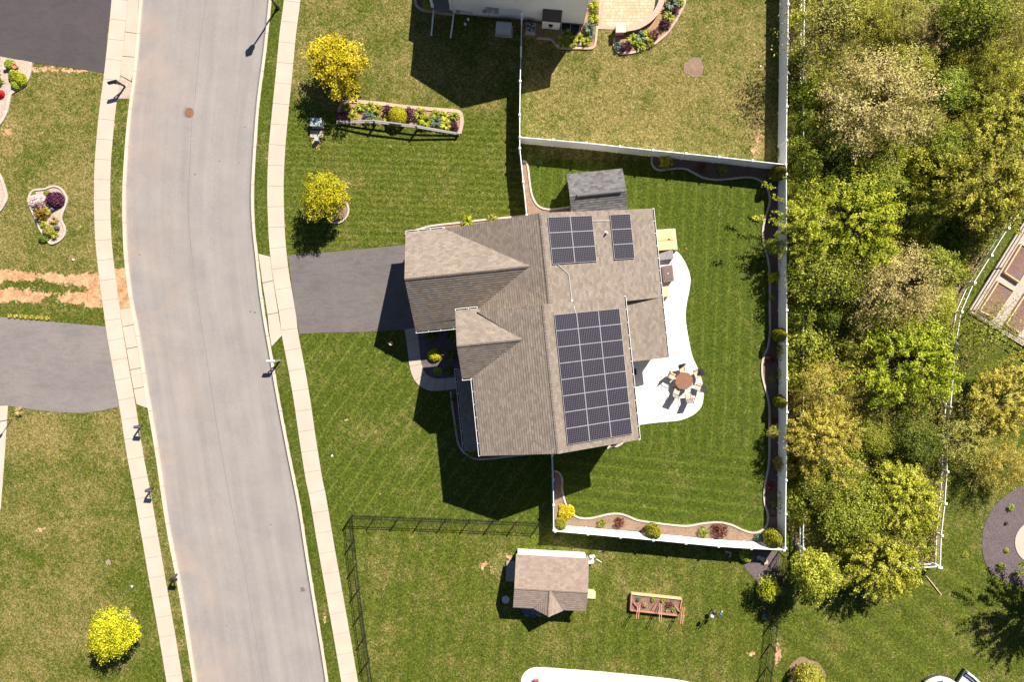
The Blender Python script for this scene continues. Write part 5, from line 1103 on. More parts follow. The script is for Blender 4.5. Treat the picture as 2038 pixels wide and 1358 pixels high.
# woods shrubs with labels by place
ws = [
 (1602, 410, 24, 'bush', 'green', 'overgrown rail fence bush level with the south end of the grey shed roof'), (1600, 475, 22, 'bush', 'yg', 'pale overgrown bush on the rail fence west of the wide maple'), (1600, 545, 22, 'bush', 'green', 'overgrown bush on the rail fence level with the brown deck box'), (1602, 735, 20, 'bush', 'green', 'overgrown bush on the rail fence below the round hedge mound'), (1600, 800, 16, 'bush', 'amber', 'yellow bush on the rail fence level with the southern conical evergreen'), (1600, 965, 24, 'bush', 'green', 'overgrown bush on the rail fence near the soft grey green tree'), (1600, 1030, 20, 'bush', 'yg', 'overgrown bush on the rail fence north of the brush pile'),
 (1600, 265, 18, 'bush', 'dgreen', 'dark overgrown bush on the rail fence north of the white fence corner'), (1612, 185, 30, 'bush', 'green', 'green vine mound beside the rail fence, northernmost of the overgrown ones'), (1606, 235, 26, 'bush', 'green', 'green vine mound beside the rail fence, second from the north'),
 (1590, 295, 26, 'bush', 'green', 'green vine mound touching the long white fence east of the fence corner'), (1610, 330, 28, 'bush', 'green', 'green bushy mound just southeast of the white fence corner'), (1592, 372, 24, 'bush', 'green', 'green bush between the fence corner mound and the yellow green tree'),
 (1600, 510, 30, 'bush', 'green', 'green bush at the long white fence south of the wide maple'), (1592, 575, 28, 'bush', 'yg', 'pale green bush at the long white fence, north of the round hedge mound'), (1598, 625, 26, 'bush', 'green', 'green bush just north of the round hedge mound'),
 (1647, 632, 23, 'ball', 'dgreen', 'small dark round bush standing alone by the round hedge mound'), (1612, 695, 47, 'bush', 'green', 'large round green hedge mound against the long white fence'),
 (1680, 570, 34, 'bush', 'yg', 'yellow green bush west of the broad cream tree'), (1720, 500, 30, 'bush', 'green', 'green bush under the south edge of the wide yellow green maple'),
 (1892, 465, 32, 'bush', 'dgreen', 'dark bush at the rail fence north of the gravel garden'), (1912, 500, 20, 'bush', 'green', 'green bush by the rail fence beside the gravel garden'), (1866, 650, 22, 'bush', 'green', 'green bush in the bend of the rail fence'),
 (1675, 30, 30, 'bush', 'dgreen', 'dark bush below the twiggy corner tree'), (1760, 90, 32, 'bush', 'yg', 'pale bush north of the big tan tree'), (1870, 20, 30, 'bush', 'green', 'green bush at the top edge right of the olive tree'), (1940, 190, 32, 'bush', 'yg', 'pale green bush above the feathery green tree'),
 (1840, 330, 34, 'bush', 'yg', 'yellow green bush in the middle of the north woods'), (1870, 360, 30, 'bush', 'dgreen', 'dark bush left of the wide edge tree'), (1800, 385, 30, 'bush', 'green', 'green bush east of the wide yellow green maple'), (1690, 345, 34, 'bush', 'dgreen', 'dark bush north of the wide maple'),
 (1585, 755, 24, 'bush', 'yg', 'yellow green bush south of the round hedge mound'), (1690, 740, 26, 'open', 'olive', 'thin brown green bush in the leaf litter clearing'), (1690, 840, 30, 'bush', 'amber', 'amber bush in the clearing east of the yellowish trees'), (1700, 905, 28, 'bush', 'green', 'small green bush in the southern clearing'),
 (1780, 940, 30, 'bush', 'green', 'green bush north of the southeast yellow green tree'), (1590, 1000, 30, 'bush', 'green', 'green bush at the long white fence near its south end'), (1670, 980, 32, 'bush', 'yg', 'pale bush west of the round green tree by the brush pile'), (1740, 985, 30, 'bush', 'green', 'green bush east of the round green tree by the brush pile'),
 (1580, 930, 24, 'bush', 'amber', 'amber bush below the amber yellow tree'), (1846, 1040, 24, 'bush', 'yg', 'pale bush at the rail fence near its south corner'), (1700, 1100, 26, 'bush', 'yg', 'pale bush between the two southern tip trees'), (1840, 470, 26, 'bush', 'yg', 'pale bush south of the fallen branches'), (1700, 690, 24, 'open', 'olive', 'thin bush north of the leaf litter clearing'),
 (1770, 650, 26, 'bush', 'green', 'green bush at the north edge of the brightest lime tree'), (1590, 120, 22, 'open', 'green', 'scraggly bush between the two white fences at the north'), (1584, 40, 20, 'open', 'yg', 'scraggly pale bush between the two white fences at the top edge'), (1868, 785, 18, 'open', 'green', 'small green bush on the rail fence south of the brightest lime tree')]
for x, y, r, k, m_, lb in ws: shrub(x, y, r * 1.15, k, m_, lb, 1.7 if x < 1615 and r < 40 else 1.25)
# undergrowth nobody could count: leaves over the woodland floor
def undergrowth():
    poly = [(1573, -30), (1573, 1040), (1600, 1120), (1680, 1140), (1860, 1115), (1868, 1000), (1876, 860), (1888, 700), (1905, 590), (1985, 450), (2060, 320), (2060, -30)]
    def inside(x, y):
        c = False; j = len(poly) - 1
        for i in range(len(poly)):
            xi, yi = poly[i]; xj, yj = poly[j]
            if (yi > y) != (yj > y) and x < (xj - xi) * (y - yi) / (yj - yi) + xi: c = not c
            j = i
        return c
    C, S = [], []
    clear = [(1690, 760, 60, 70), (1660, 720, 40, 40), (1700, 900, 35, 60), (1900, 230, 40, 30), (1770, 330, 20, 20), (1670, 250, 20, 30), (1640, 1090, 40, 30), (1720, 940, 30, 40), (1880, 170, 20, 30), (1840, 470, 40, 30), (1860, 980, 15, 40), (1590, 1080, 20, 40)]
    while len(C) < 8500:
        x, y = random.uniform(1573, 2060), random.uniform(-30, 1140)
        if not inside(x, y): continue
        pr_ = min([1] + [((x - a) / c) ** 2 + ((y - b) / d) ** 2 for a, b, c, d in clear])
        if random.random() > pr_ * .85 + .15: continue
        q = P(x, y); C.append((q.x, q.y, random.uniform(.05, .7))); S.append(random.uniform(.2, .65))
    C = np.array(C); S = np.array(S); per = 42; X = np.repeat(C, per, 0) + RNG.normal(size=(len(C) * per, 3)) * np.array([.55, .55, .22]) * np.repeat(S, per)[:, None]; X[:, 2] = np.abs(X[:, 2]) + .02
    for mt, sel in (('green', 0), ('yg', 1), ('olive', 2)):
        m_ = np.repeat(RNG.integers(0, 3, len(C)) == sel, per); n = m_.sum()
        me = leaf_mesh('undergrowth', X[m_], .12 * RNG.uniform(.6, 1.5, n), norm(np.array([0, 0, 1.]) + RNG.normal(size=(n, 3)) * .7), .5 + RNG.normal(size=n) * .25, .55); me.materials.append(LM[mt]); o = bpy.data.objects.new('undergrowth', me); COL.objects.link(o); tag(o, kind='stuff')
undergrowth()
# fallen branches
def branches(x, y, n, L, label, seed):
    rr = random.Random(seed); mb = MB()
    for k in range(n):
        a = rr.uniform(0, 6.28); l = M(L) * rr.uniform(.5, 1); q = P(x + rr.uniform(-12, 12), y + rr.uniform(-8, 8)); p = Vector((q.x, q.y, rr.uniform(.15, .9))); pts = [p]
        for j in range(4): a += rr.uniform(-.35, .35); p = p + Vector((math.cos(a), math.sin(a), rr.uniform(-.12, .12))) * l / 4; p.z = max(p.z, .08); pts.append(p)
        mb.tube(pts, rr.uniform(.03, .06), 5, .012)
        for t in (1, 2, 3):
            b = a + rr.choice((-1, 1)) * rr.uniform(.5, 1); e = pts[t] + Vector((math.cos(b), math.sin(b), .1)) * l * .3; mb.tube([pts[t], e], .018, 4, .006)
    tag(mb.build('fallen_branches', MAT['deadwood']), label, 'branches')
branches(1852, 462, 9, 60, 'pale fallen branches in a dark gap left of the wide edge tree', 3); branches(1650, 45, 12, 70, 'bare grey twigs under the twiggy tree at the northwest corner of the woods', 5); branches(1655, 1050, 10, 40, 'brush pile of grey twigs near the south end of the woods', 8); branches(1905, 90, 5, 50, 'few bare twigs beside the pale green round tree near the top', 9); branches(1870, 800, 5, 40, 'bare twigs by the rail fence beside the brightest lime tree', 12)

# evergreens, bed plants of the back yard
for x, y, r, zs, mt, lb in ((1550, 344, 15, 1.0, 'thuja', 'conical evergreen in the northeast corner of the white fence'), (1553, 667, 13.5, 1.0, 'thuja', 'conical evergreen against the long white fence, northern of the two level with the patio'), (1555, 800, 13, .95, 'thuja', 'conical evergreen against the long white fence, southern of the two level with the patio'),
    (1540, 1073, 18, .8, 'thuja', 'large conical evergreen in the southeast corner of the white fence'), (1300, 1060, 15.5, .85, 'thuja', 'rounded evergreen midway along the south white fence'), (1115, 1045, 12, .95, 'thuja', 'small green evergreen in the southwest corner below the bright yellow shrub')):
    shrub(x, y, r, 'cone', mt, lb, zs * 1.25)
shrub(1126, 1022, 15, 'mound', 'gold', 'brightest yellow round shrub in the southwest corner of the back yard', 1.0); shrub(1118, 1010, 7, 'mound', 'gold', 'small yellow tuft just north of the brightest yellow round shrub')
bp = [(1325, 322, 14, 'open', 'goldgreen', 'yellow shrub in the shade of the north white fence'), (1398, 334, 9, 'open', 'redb', 'small dark red shrub in the shaded north bed'), (1438, 338, 10, 'open', 'green', 'small dark green shrub in the shaded north bed'), (1538, 366, 9, 'open', 'bluegreen', 'grey green plant beside the northeast conical evergreen'),
 (1537, 438, 9, 'open', 'redb', 'russet shrub in the east bed, northernmost of the russet ones'), (1541, 552, 13, 'open', 'goldgreen', 'pale yellow green shrub in the east bed level with the brown deck box'), (1537, 592, 7, 'open', 'green', 'tiny green plant in the east bed south of the pale yellow green shrub'), (1534, 716, 9, 'open', 'redb', 'russet shrub in the east bed between the two conical evergreens'), (1536, 756, 7, 'rosette', 'green', 'small green tuft in the east bed just north of the southern conical evergreen'),
 (1541, 838, 7, 'open', 'redb', 'tiny brown shrub in the east bed south of the conical evergreens'), (1533, 967, 10, 'open', 'redb', 'russet shrub in the east bed near the southeast corner'), (1539, 1003, 6, 'open', 'green', 'tiny green plant in the east bed below the southern russet shrub'), (1510, 1070, 9, 'open', 'bluegreen', 'grey green plant beside the southeast corner evergreen'),
 (1198, 1043, 9, 'open', 'green', 'small green shrub at the west end of the south bed'), (1233, 1042, 11, 'open', 'redb', 'russet shrub at the west end of the south bed'), (1399, 1060, 10, 'open', 'green', 'small green shrub in the east half of the south bed'), (1432, 1057, 16, 'open', 'redb', 'largest russet shrub, in the east half of the south bed'),
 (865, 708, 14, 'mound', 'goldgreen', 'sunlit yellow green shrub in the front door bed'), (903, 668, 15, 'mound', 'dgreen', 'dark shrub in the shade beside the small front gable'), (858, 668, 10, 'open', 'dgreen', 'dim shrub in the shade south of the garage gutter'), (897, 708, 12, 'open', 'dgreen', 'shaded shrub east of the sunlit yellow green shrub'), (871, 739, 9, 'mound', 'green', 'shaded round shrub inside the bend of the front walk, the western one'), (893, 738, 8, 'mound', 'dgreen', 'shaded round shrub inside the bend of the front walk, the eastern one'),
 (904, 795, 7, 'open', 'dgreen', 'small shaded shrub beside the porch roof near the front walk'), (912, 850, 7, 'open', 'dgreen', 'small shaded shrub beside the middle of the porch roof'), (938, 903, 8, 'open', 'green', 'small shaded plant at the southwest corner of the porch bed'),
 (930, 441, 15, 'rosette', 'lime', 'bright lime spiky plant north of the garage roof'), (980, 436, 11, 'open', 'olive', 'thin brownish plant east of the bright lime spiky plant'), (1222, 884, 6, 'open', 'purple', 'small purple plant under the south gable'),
 (1608, 1352, 32, 'ball', 'yg', 'large clipped round bush at the bottom edge of the photo'), (1487, 1108, 14, 'mound', 'green', 'green shrub half in the fence shade in the dark mulch corner bed'), (1524, 1228, 9, 'open', 'bluegreen', 'small grey plant at the black fence south of the lime sapling'),
 (2011, 1011, 9, 'rosette', 'green', 'green plant at the north of the dark mulch circle'), (1993, 1130, 9, 'open', 'green', 'green plant with a pink tinge at the south of the dark mulch circle'), (2003, 1096, 5, 'open', 'amber', 'tiny plant in the dark mulch circle near the pad'), (2024, 1142, 5, 'open', 'green', 'tiny plant at the southern rim of the dark mulch circle'), (2003, 1042, 4, 'open', 'redb', 'tiny russet plant in the dark mulch circle'), (1920, 1104, 7, 'mat', 'yg', 'weed on the lawn west of the dark mulch circle')]
for x, y, r, k, m_, lb in bp: shrub(x, y, r, k, m_, lb)
tree(1540, 490, 17, 'small', 'green', 'slim young tree in the east bed casting a leafy shadow on the lawn', 1.1); tree(1537, 862, 10, 'small', 'olive', 'slim sparse young tree in the east bed south of the conical evergreens', 1.3)
# split rail bed flowers, west to east
fl = [(690, 213, 9, 'rosette', 'green', 'green clump in the northwest corner of the split rail bed'), (678, 231, 7, 'open', 'purple', 'dusky purple plant at the west edging of the split rail bed'), (688, 233, 7, 'mound', 'purple', 'bright purple tuft near the west end of the split rail bed'), (705, 219, 6, 'rosette', 'green', 'small green clump second from the west in the split rail bed'), (702, 233, 10, 'rosette', 'yg', 'yellow green rosette by the west end rail of the split rail bed'),
 (719, 213, 9, 'rosette', 'green', 'green clump third from the west along the paver edge'), (737, 213, 9, 'rosette', 'green', 'green clump left of the pale green rosette along the paver edge'), (752, 217, 10, 'rosette', 'yg', 'pale green rosette near the first bend of the paver edge'), (735, 233, 10, 'open', 'bluegreen', 'blue green clump behind the first bend of the rails'), (749, 237, 6, 'open', 'green', 'small dull plant beside the first bend post'),
 (772, 222, 9, 'open', 'purple', 'purple plant with yellow flecks midway in the split rail bed'), (769, 236, 8, 'rosette', 'green', 'small green rosette west of the lime ball in the split rail bed'), (792, 231, 14, 'ball', 'goldgreen', 'lime yellow ball shrub in the middle of the split rail bed'), (811, 228, 11, 'open', 'purple', 'dark purple plant east of the lime ball'), (783, 253, 6, 'open', 'dgreen', 'dim plant outside the middle rails of the flower bed'),
 (835, 227, 12, 'rosette', 'green', 'large green clump above the second bend of the rails'), (847, 242, 13, 'rosette', 'lime', 'bright lime rosette east of the second bend post'), (868, 243, 12, 'rosette', 'bluegreen', 'blue green spiky clump in the east part of the bed'), (868, 229, 10, 'rosette', 'green', 'green clump behind the blue green spiky one'), (885, 232, 10, 'rosette', 'yg', 'yellow green clump near the east end along the paver edge'), (904, 232, 9, 'rosette', 'green', 'green clump in the northeast corner of the split rail bed'), (887, 250, 11, 'rosette', 'yg', 'yellow green clump near the east end by the rails'), (902, 250, 8, 'open', 'purple', 'purple plant in the southeast corner of the split rail bed')]
for a in fl: shrub(a[0], a[1], a[2] * 1.4, *a[3:], cat='plant')
nb = [(1181, 8, 11, 'rosette', 'lime', 'lime rosette at the northeast corner of the cream house'), (1182, 24, 7, 'open', 'dgreen', 'small dark plant between two lime rosettes by the tan pavers'), (1182, 38, 10, 'rosette', 'lime', 'lime rosette by the tan pavers, second from the top'), (1172, 56, 12, 'rosette', 'bluegreen', 'blue green clump at the southeast corner of the cream house'), (1176, 70, 9, 'rosette', 'bluegreen', 'smaller blue green clump below the corner one'), (1166, 84, 9, 'rosette', 'lime', 'sunlit lime rosette at the tip of the corner bed'), (1152, 78, 10, 'rosette', 'lime', 'lime rosette half in shade below the window well'),
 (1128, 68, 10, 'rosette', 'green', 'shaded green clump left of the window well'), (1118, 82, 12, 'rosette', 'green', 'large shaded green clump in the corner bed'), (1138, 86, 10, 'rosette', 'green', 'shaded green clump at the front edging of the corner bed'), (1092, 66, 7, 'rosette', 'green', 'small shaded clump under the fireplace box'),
 (1233, 92, 8, 'open', 'bluegreen', 'grey green plant at the west tip of the curved bed'), (1246, 94, 9, 'open', 'purple', 'dusky purple plant at the west tip of the curved bed'), (1259, 80, 12, 'rosette', 'lime', 'lime clump in the curved bed below the pillar'), (1275, 74, 12, 'rosette', 'bluegreen', 'blue green clump in the curved bed right of the lime clump'), (1274, 91, 10, 'rosette', 'lime', 'lime clump at the rim of the curved bed'), (1290, 72, 13, 'rosette', 'yg', 'pale green clump in the middle of the curved bed'), (1302, 68, 9, 'open', 'purple', 'purple plant in the middle of the curved bed'), (1294, 84, 7, 'open', 'green', 'small green plant at the rim of the curved bed'),
 (1324, 48, 9, 'open', 'purple', 'purple plant in the upper part of the curved bed'), (1331, 34, 12, 'rosette', 'green', 'bright green clump in the upper part of the curved bed'), (1341, 22, 9, 'open', 'purple', 'dusky purple plant near the top edge of the curved bed'), (1336, 8, 15, 'rosette', 'bluegreen', 'large blue green clump at the top edge of the curved bed'), (1352, 6, 9, 'rosette', 'green', 'green clump right of the large blue green one at the top edge'), (851, 6, 9, 'ball', 'green', 'round green bush in the bed in front of the cream porch')]
for a in nb: shrub(a[0], a[1], a[2] * 1.3, *a[3:], cat='plant')
lf = [(17, 128, 12, 'mound', 'green', 'round green bush by the dark driveway in the gravel garden'), (26, 150, 12, 'mound', 'green', 'leafy green bush in the gravel garden, upper part of the pair'), (36, 158, 15, 'mound', 'lime', 'largest lime green bush of the gravel garden'), (30, 168, 11, 'mound', 'green', 'green bush at the south of the gravel garden group'), (1, 162, 10, 'rosette', 'green', 'green bush cut by the left edge in the gravel garden'), (-1, 187, 9, 'mound', 'redf', 'bright red flowering plant at the left photo edge'),
 (74, 402, 16, 'open', 'white', 'white pink flowering shrub in the bean shaped bed'), (108, 397, 17, 'mound', 'purple', 'dark purple brown shrub in the bean shaped bed'), (80, 424, 15, 'open', 'orange', 'orange tinged shrub below the white flowering shrub'), (94, 420, 9, 'open', 'amber', 'amber shrub right of the orange tinged one'), (108, 438, 11, 'rosette', 'straw', 'straw coloured ornamental grass in the bean shaped bed'), (87, 446, 9, 'rosette', 'lime', 'small lime plant left of the straw coloured grass'), (95, 460, 13, 'mound', 'olive', 'dark olive bush in the south of the bean shaped bed'), (109, 467, 11, 'rosette', 'lime', 'bright lime clump at the south tip of the bean shaped bed'), (84, 474, 10, 'mound', 'dgreen', 'dark bush spilling over the southwest edge of the bean shaped bed'), (66, 385, 5, 'mat', 'lime', 'low lime plant in the northwest of the bean shaped bed'), (93, 384, 6, 'mat', 'lime', 'low lime plant at the top of the bean shaped bed'),
 (38, 820, 11, 'rosette', 'straw', 'clump of dry grass by the grey driveway and black lantern')]
for a in lf: shrub(*a, cat='plant')
for k in range(8):
    shrub(20 + k * 10.5 + (k % 3), 629 + k * .7, 5.5, 'rosette', 'amber', 'yellow grass tuft, number %s of the row along the grey driveway from the left edge' % ['first', 'second', 'third', 'fourth', 'fifth', 'sixth', 'seventh', 'eighth'][k] if 0 else '%s yellow grass tuft from the west in the row along the grey driveway' % ['first', 'second', 'third', 'fourth', 'fifth', 'sixth', 'seventh', 'eighth'][k], cat='plant', grp='yellow grass tufts along the grey driveway')

# ================================================================ SMALL THINGS
# street lamp
lamp = thing('street_lamp', P(553, 15.5, 0), 'black street lamp post on the verge at the top of the street', 'street lamp')
q = P(553, 15.5)
t_ = MB(); t_.lathe(q, [(.17, 0), (.17, .15), (.1, .25), (.075, .6), (.06, 3.3)], 12); t_.build('pole', MAT['black'], lamp)
t_ = MB(); t_.lathe(q, [(.09, 3.2), (.2, 3.25), (.27, 3.7), (.31, 3.73), (.08, 4.05), (.01, 4.12)], 8); t_.build('lantern', MAT['black'], lamp)
# mailboxes
def mailbox(fx, fy, direction, label, mat='black', pm='dgrey', L=.52):
    q = P(fx, fy); root = thing('mailbox', (q.x, q.y, 0), label, 'mailbox', 'mailboxes along the street'); d = Vector((direction, -.05, 0)).normalized(); ang = math.atan2(d.y, d.x)
    t = MB(); t.box((q.x, q.y, .55), (.11, .11, 1.1), ang); t.beam(Vector((q.x, q.y, .5)), Vector((q.x, q.y, .95)) + d * .35, .07, .07); t.build('post', MAT[pm], root)
    t = MB(); c = Vector((q.x, q.y, 1.12)) + d * .3; pr_ = [(-.11, 0), (.11, 0), (.11, .14), (.08, .2), (.03, .235), (-.03, .235), (-.08, .2), (-.11, .14)]; sdv = Vector((-d.y, d.x, 0)); A = [c - d * L / 2 + sdv * a + Vector((0, 0, b)) for a, b in pr_]; B2 = [p + d * L for p in A]
    t.poly(A[::-1]); t.poly(B2)
    for i in range(8): t.poly([A[i], A[(i + 1) % 8], B2[(i + 1) % 8], B2[i]])
    t.build('box', MAT[mat], root)
    t = MB(); e = c + d * .1 + sdv * .125; t.box((e.x, e.y, e.z + .1), (.04, .02, .14), ang); t.build('flag', MAT['red'], root)
mailbox(557, 717.5, -1, 'pale mailbox on the verge by the main driveway, leaning over the kerb', 'greywood' if 0 else 'lgrey', 'greywood', .6)
mailbox(249, 172, -.2, 'black mailbox on the gravel patch beside the dark driveway', 'black', 'black', .7)
mailbox(283, 846, .8, 'black mailbox beside the kerb just south of the grey driveway', 'dgrey'); mailbox(305, 970, .8, 'black mailbox farther south on the west verge, midway down the straight', 'dgrey'); mailbox(353, 1143, .8, 'small black mailbox on the west verge, the southernmost one', 'black')
# manholes
def cover(x, y, r, mat, label, name='manhole_cover', z=-.045, grp=None):
    q = P(x, y, z); t = MB(); R_ = M(r); t.lathe(q, [(R_ * 1.12, z - .03), (R_ * 1.12, z + .008), (R_, z + .01), (R_, z), (R_ * .94, z), (R_ * .94, z + .012), (.01, z + .012)], 28)
    for k in range(-3, 4): l = math.sqrt(max(0, .8 - (k / 4) ** 2)) * R_; t.box((q.x + k * R_ / 4, q.y, z + .016), (R_ * .08, l * 1.8, .01)); t.box((q.x, q.y + k * R_ / 4, z + .017), (l * 1.8, R_ * .06, .008))
    tag(t.build(name, mat), label, 'manhole cover')
cover(376.5, 224, 8.6, speckle('rusty iron', (.16, .08, .05), (.3, .16, .11), 14, 3, .8, .4), 'rusty round manhole cover in the street near the tar seam')
tt = MB(); q = P(376.5, 224, -.058); tt.lathe(q, [(M(14), -.07), (M(14), -.052), (M(9.2), -.05), (.01, -.05)], 28); tag(tt.build('asphalt_ring', plain('darker asphalt', (.21, .2, .2), .9)), kind='structure')
t_ = MB(); t_.prism([P(600 + 6.5 * math.cos(a) * (1 + .15 * math.sin(3 * a)), 1175 + 5 * math.sin(a)) [:2] for a in np.linspace(0, 6.1, 18)], -.11, -.084); tag(t_.build('asphalt_patch', plain('dark patch', (.13, .125, .125), .9)), kind='structure')
cover(215, 1120, 4.5, plain('dull cap', (.3, .24, .22), .8), 'small round meter lid in bare soil on the southwest lawn', 'meter_lid', .02)
for x, y, lb in ((146, 517, 'white round cap on the lawn north of the muddy tracks'), (263, 1168, 'white round cap on the lawn west of the long sidewalk near the bottom'), (661, 908, 'white round cap on the front lawn east of the street'), (1513, 1300 - 1168, 'white round cap in the tree shadow by the long white fence')):
    q = P(x, y); t = MB(); t.lathe(q, [(.085, 0), (.085, .06), (.06, .1), (.01, .12)], 14); tag(t.build('cleanout_cap', MAT['white']), lb, 'pipe cap')
# utility boxes
ub = thing('transformer_box', P(632, 247, 0), 'grey green transformer box at the edge of the golden maple shadow', 'utility box'); t_ = MB(); q = P(633, 247); t_.box((q.x, q.y, .3), (.85, .62, .55), -.03); t_.build('cabinet', MAT['grey'], ub, bev=.03); t_ = MB(); t_.box((q.x, q.y, .59), (.9, .67, .04), -.03); t_.build('lid', plain('blue grey lid', (.3, .36, .36), .5), ub); t_ = MB(); t_.box((q.x, q.y, .02), (.95, .75, .06), -.03); t_.build('pad', MAT['stone'], ub)
slab_thing('concrete_pad', [(617.5, 259), (642.5, 260), (643, 274), (617, 273)], 0, .07, 'walk', 'empty concrete pad between the transformer box and the small green box', 'pad')
t_ = MB(); q = P(633, 279); t_.box((q.x, q.y, .25), (.27, .3, .5), 0); t_.box((q.x, q.y, .51), (.3, .33, .03), 0); tag(t_.build('utility_pedestal', plain('pale green plastic', (.32, .42, .38), .5)), 'small pale green utility pedestal south of the empty concrete pad', 'utility box')
slab_thing('door_mat', [(1258, 735), (1266, 734), (1267, 746), (1259, 747)], .05, .075, 'black', 'black door mat in the shade on the white patio beside the house wall', 'mat')
# cellar door, slatted box, storage box, planter
cdr = thing('cellar_door', P(1322, 480, 0), 'tan double cellar door against the east wall of the main house', 'cellar door')
def slope_box(px, z_l, z_r, parent, name, mat):
    mb = MB(); A = [P(px[0][0], px[0][1], z_l), P(px[1][0], px[1][1], z_r), P(px[2][0], px[2][1], z_r), P(px[3][0], px[3][1], z_l)]; mb.poly(A[::-1])
    for i in range(4): j = (i + 1) % 4; mb.poly([A[i], A[j], Vector((A[j].x, A[j].y, 0)), Vector((A[i].x, A[i].y, 0))])
    return mb.build(name, MAT[mat] if isinstance(mat, str) else mat, parent)
slope_box([(1300, 461.5), (1339, 458), (1341, 476.8), (1302, 480.2)], .95, .42, cdr, 'door_leaf', 'tan'); dl = slope_box([(1302, 481), (1341, 477.8), (1343, 496), (1306, 499)], .95, .42, cdr, 'door_leaf', 'tan')
t_ = MB(); q = P(1331, 476, .55); t_.box(q + Vector((0, 0, .03)), (.2, .05, .05)); t_.build('handle', MAT['black'], cdr); t_ = MB(); t_.prism([P(*p)[:2] for p in ((1299, 459), (1342, 456), (1346.5, 498), (1304, 502))], 0, .36); t_.build('frame', plain('pale tan frame', (.62, .47, .3), .6), cdr)
db = thing('deck_step', P(1324, 510, 0), 'grey slatted wooden box next to the tan cellar door', 'wood box'); t_ = MB(); cc = [P(*p, .5) for p in ((1306, 500), (1339, 497.5), (1341.5, 515), (1309, 518.5))]
for k in range(12): f0, f1 = k / 12, (k + .85) / 12; t_.prism([cc[0].lerp(cc[1], f0)[:2], cc[0].lerp(cc[1], f1)[:2], cc[3].lerp(cc[2], f1)[:2], cc[3].lerp(cc[2], f0)[:2]], .44, .5)
t_.build('slats', MAT['greywood'], db); t_ = MB(); t_.prism([(p.lerp(Vector((sum(c.x for c in cc) / 4, sum(c.y for c in cc) / 4, p.z)), .04))[:2] for p in cc], 0, .435); t_.build('frame', MAT['greywood'], db)
sb = thing('storage_box', P(1328, 545, 0), 'brown wicker look storage box on the patio south of the slatted box', 'storage box'); cc = [P(*p, .75) for p in ((1316.5, 530), (1338.5, 526.5), (1342, 559.5), (1320.5, 562.5))]
t_ = MB(); t_.prism([p[:2] for p in cc], .66, .74); t_.build('lid', plain('brown lid', (.17, .12, .105), .5), sb, bev=.03); ctr = Vector((sum(c.x for c in cc) / 4, sum(c.y for c in cc) / 4, .75))
t_ = MB(); t_.prism([p.lerp(ctr, .06)[:2] for p in cc], .05, .655); t_.build('body', MAT['brown'], sb); t_ = MB(); t_.prism([p.lerp(ctr, .28)[:2] for p in cc], .742, .765); t_.build('lid_panel', plain('brown lid inset', (.15, .11, .1), .5), sb); t_ = MB(); t_.box(ctr + Vector((0, 0, .03)), (.06, .16, .03), TH); t_.build('handle', MAT['lgrey'], sb)
slab_thing('planter_box', [(1316, 571.5), (1330, 569), (1332.5, 589.5), (1319, 592)], .05, .55, 'newwood', 'pale tan box on the patio south of the brown storage box', 'box')
# dining table and chairs
pt_ = thing('patio_table', P(1362, 758, 0), 'brown octagonal patio table with a slit and umbrella hole, on the white patio', 'table')
q = P(1361.5, 758.5, .74); t_ = MB(); oc = [(q.x + .72 * math.cos(a), q.y + .72 * math.sin(a)) for a in [math.pi / 8 + k * math.pi / 4 - .1 for k in range(8)]]
dv = Vector((.8, .6, 0)); half = lambda s: [p for p in oc if s * ((p[0] - q.x) * -.6 + (p[1] - q.y) * .8) > 0]
for s in (1, -1):
    h_ = sorted(half(s), key=lambda p: (p[0] - q.x) * .8 + (p[1] - q.y) * .6); e0 = (q.x - .7 * .8 - .6 * .006 * s * 1, q.y - .7 * .6 + .8 * .006 * s); e1 = (q.x + .7 * .8 - .6 * .006 * s, q.y + .7 * .6 + .8 * .006 * s); t_.prism([e0] + h_ + [e1], .7, .74)
t_.build('tabletop', MAT['table'], pt_); t_ = MB(); t_.lathe(q, [(.035, .741), (.035, .75), (.01, .75)], 10); t_.build('umbrella_hole', MAT['black'], pt_)
for k in range(4):
    a = math.pi / 4 + k * math.pi / 2; t_ = MB(); t_.tube([(q.x + .45 * math.cos(a), q.y + .45 * math.sin(a), .7), (q.x + .5 * math.cos(a), q.y + .5 * math.sin(a), .05)], .025, 6); t_.build('leg', MAT['bronze'], pt_)
def make_chair():
    root = thing('patio_chair', (0, 0, 0), 'x', 'chair', 'sling chairs around the patio table')
    t = MB(); t.box((0, .0, .44), (.5, .5, .03)); t.build('seat', MAT['sling'], root)
    t = MB(); t.box((0, .03, .475), (.47, .42, .04)); t.build('cushion', MAT['tanseat'], root, bev=.015)
    t = MB(); A = [(-.25, -.24, .45), (.25, -.24, .45), (.25, -.46, 1.02), (-.25, -.46, 1.02)]; t.poly(A); t.poly([(x, y + .02, z + .008) for x, y, z in A][::-1]); t.build('backrest', MAT['sling'], root)
    for s in (-1, 1):
        t = MB(); t.tube([(s * .27, -.25, .44), (s * .27, -.47, 1.04)], .016, 6); t.build('back_frame', MAT['bronze'], root)
        t = MB(); t.tube([(s * .29, -.33, .64), (s * .3, .0, .66), (s * .3, .27, .63)], .022, 6); t.build('armrest', MAT['bronze'], root)
        t = MB(); t.tube([(s * .3, .27, .63), (s * .28, .3, .05)], .018, 6); t.build('leg', MAT['bronze'], root); t = MB(); t.tube([(s * .27, -.25, .44), (s * .28, -.36, .05)], .018, 6); t.build('leg', MAT['bronze'], root)
    return root
c0 = make_chair()
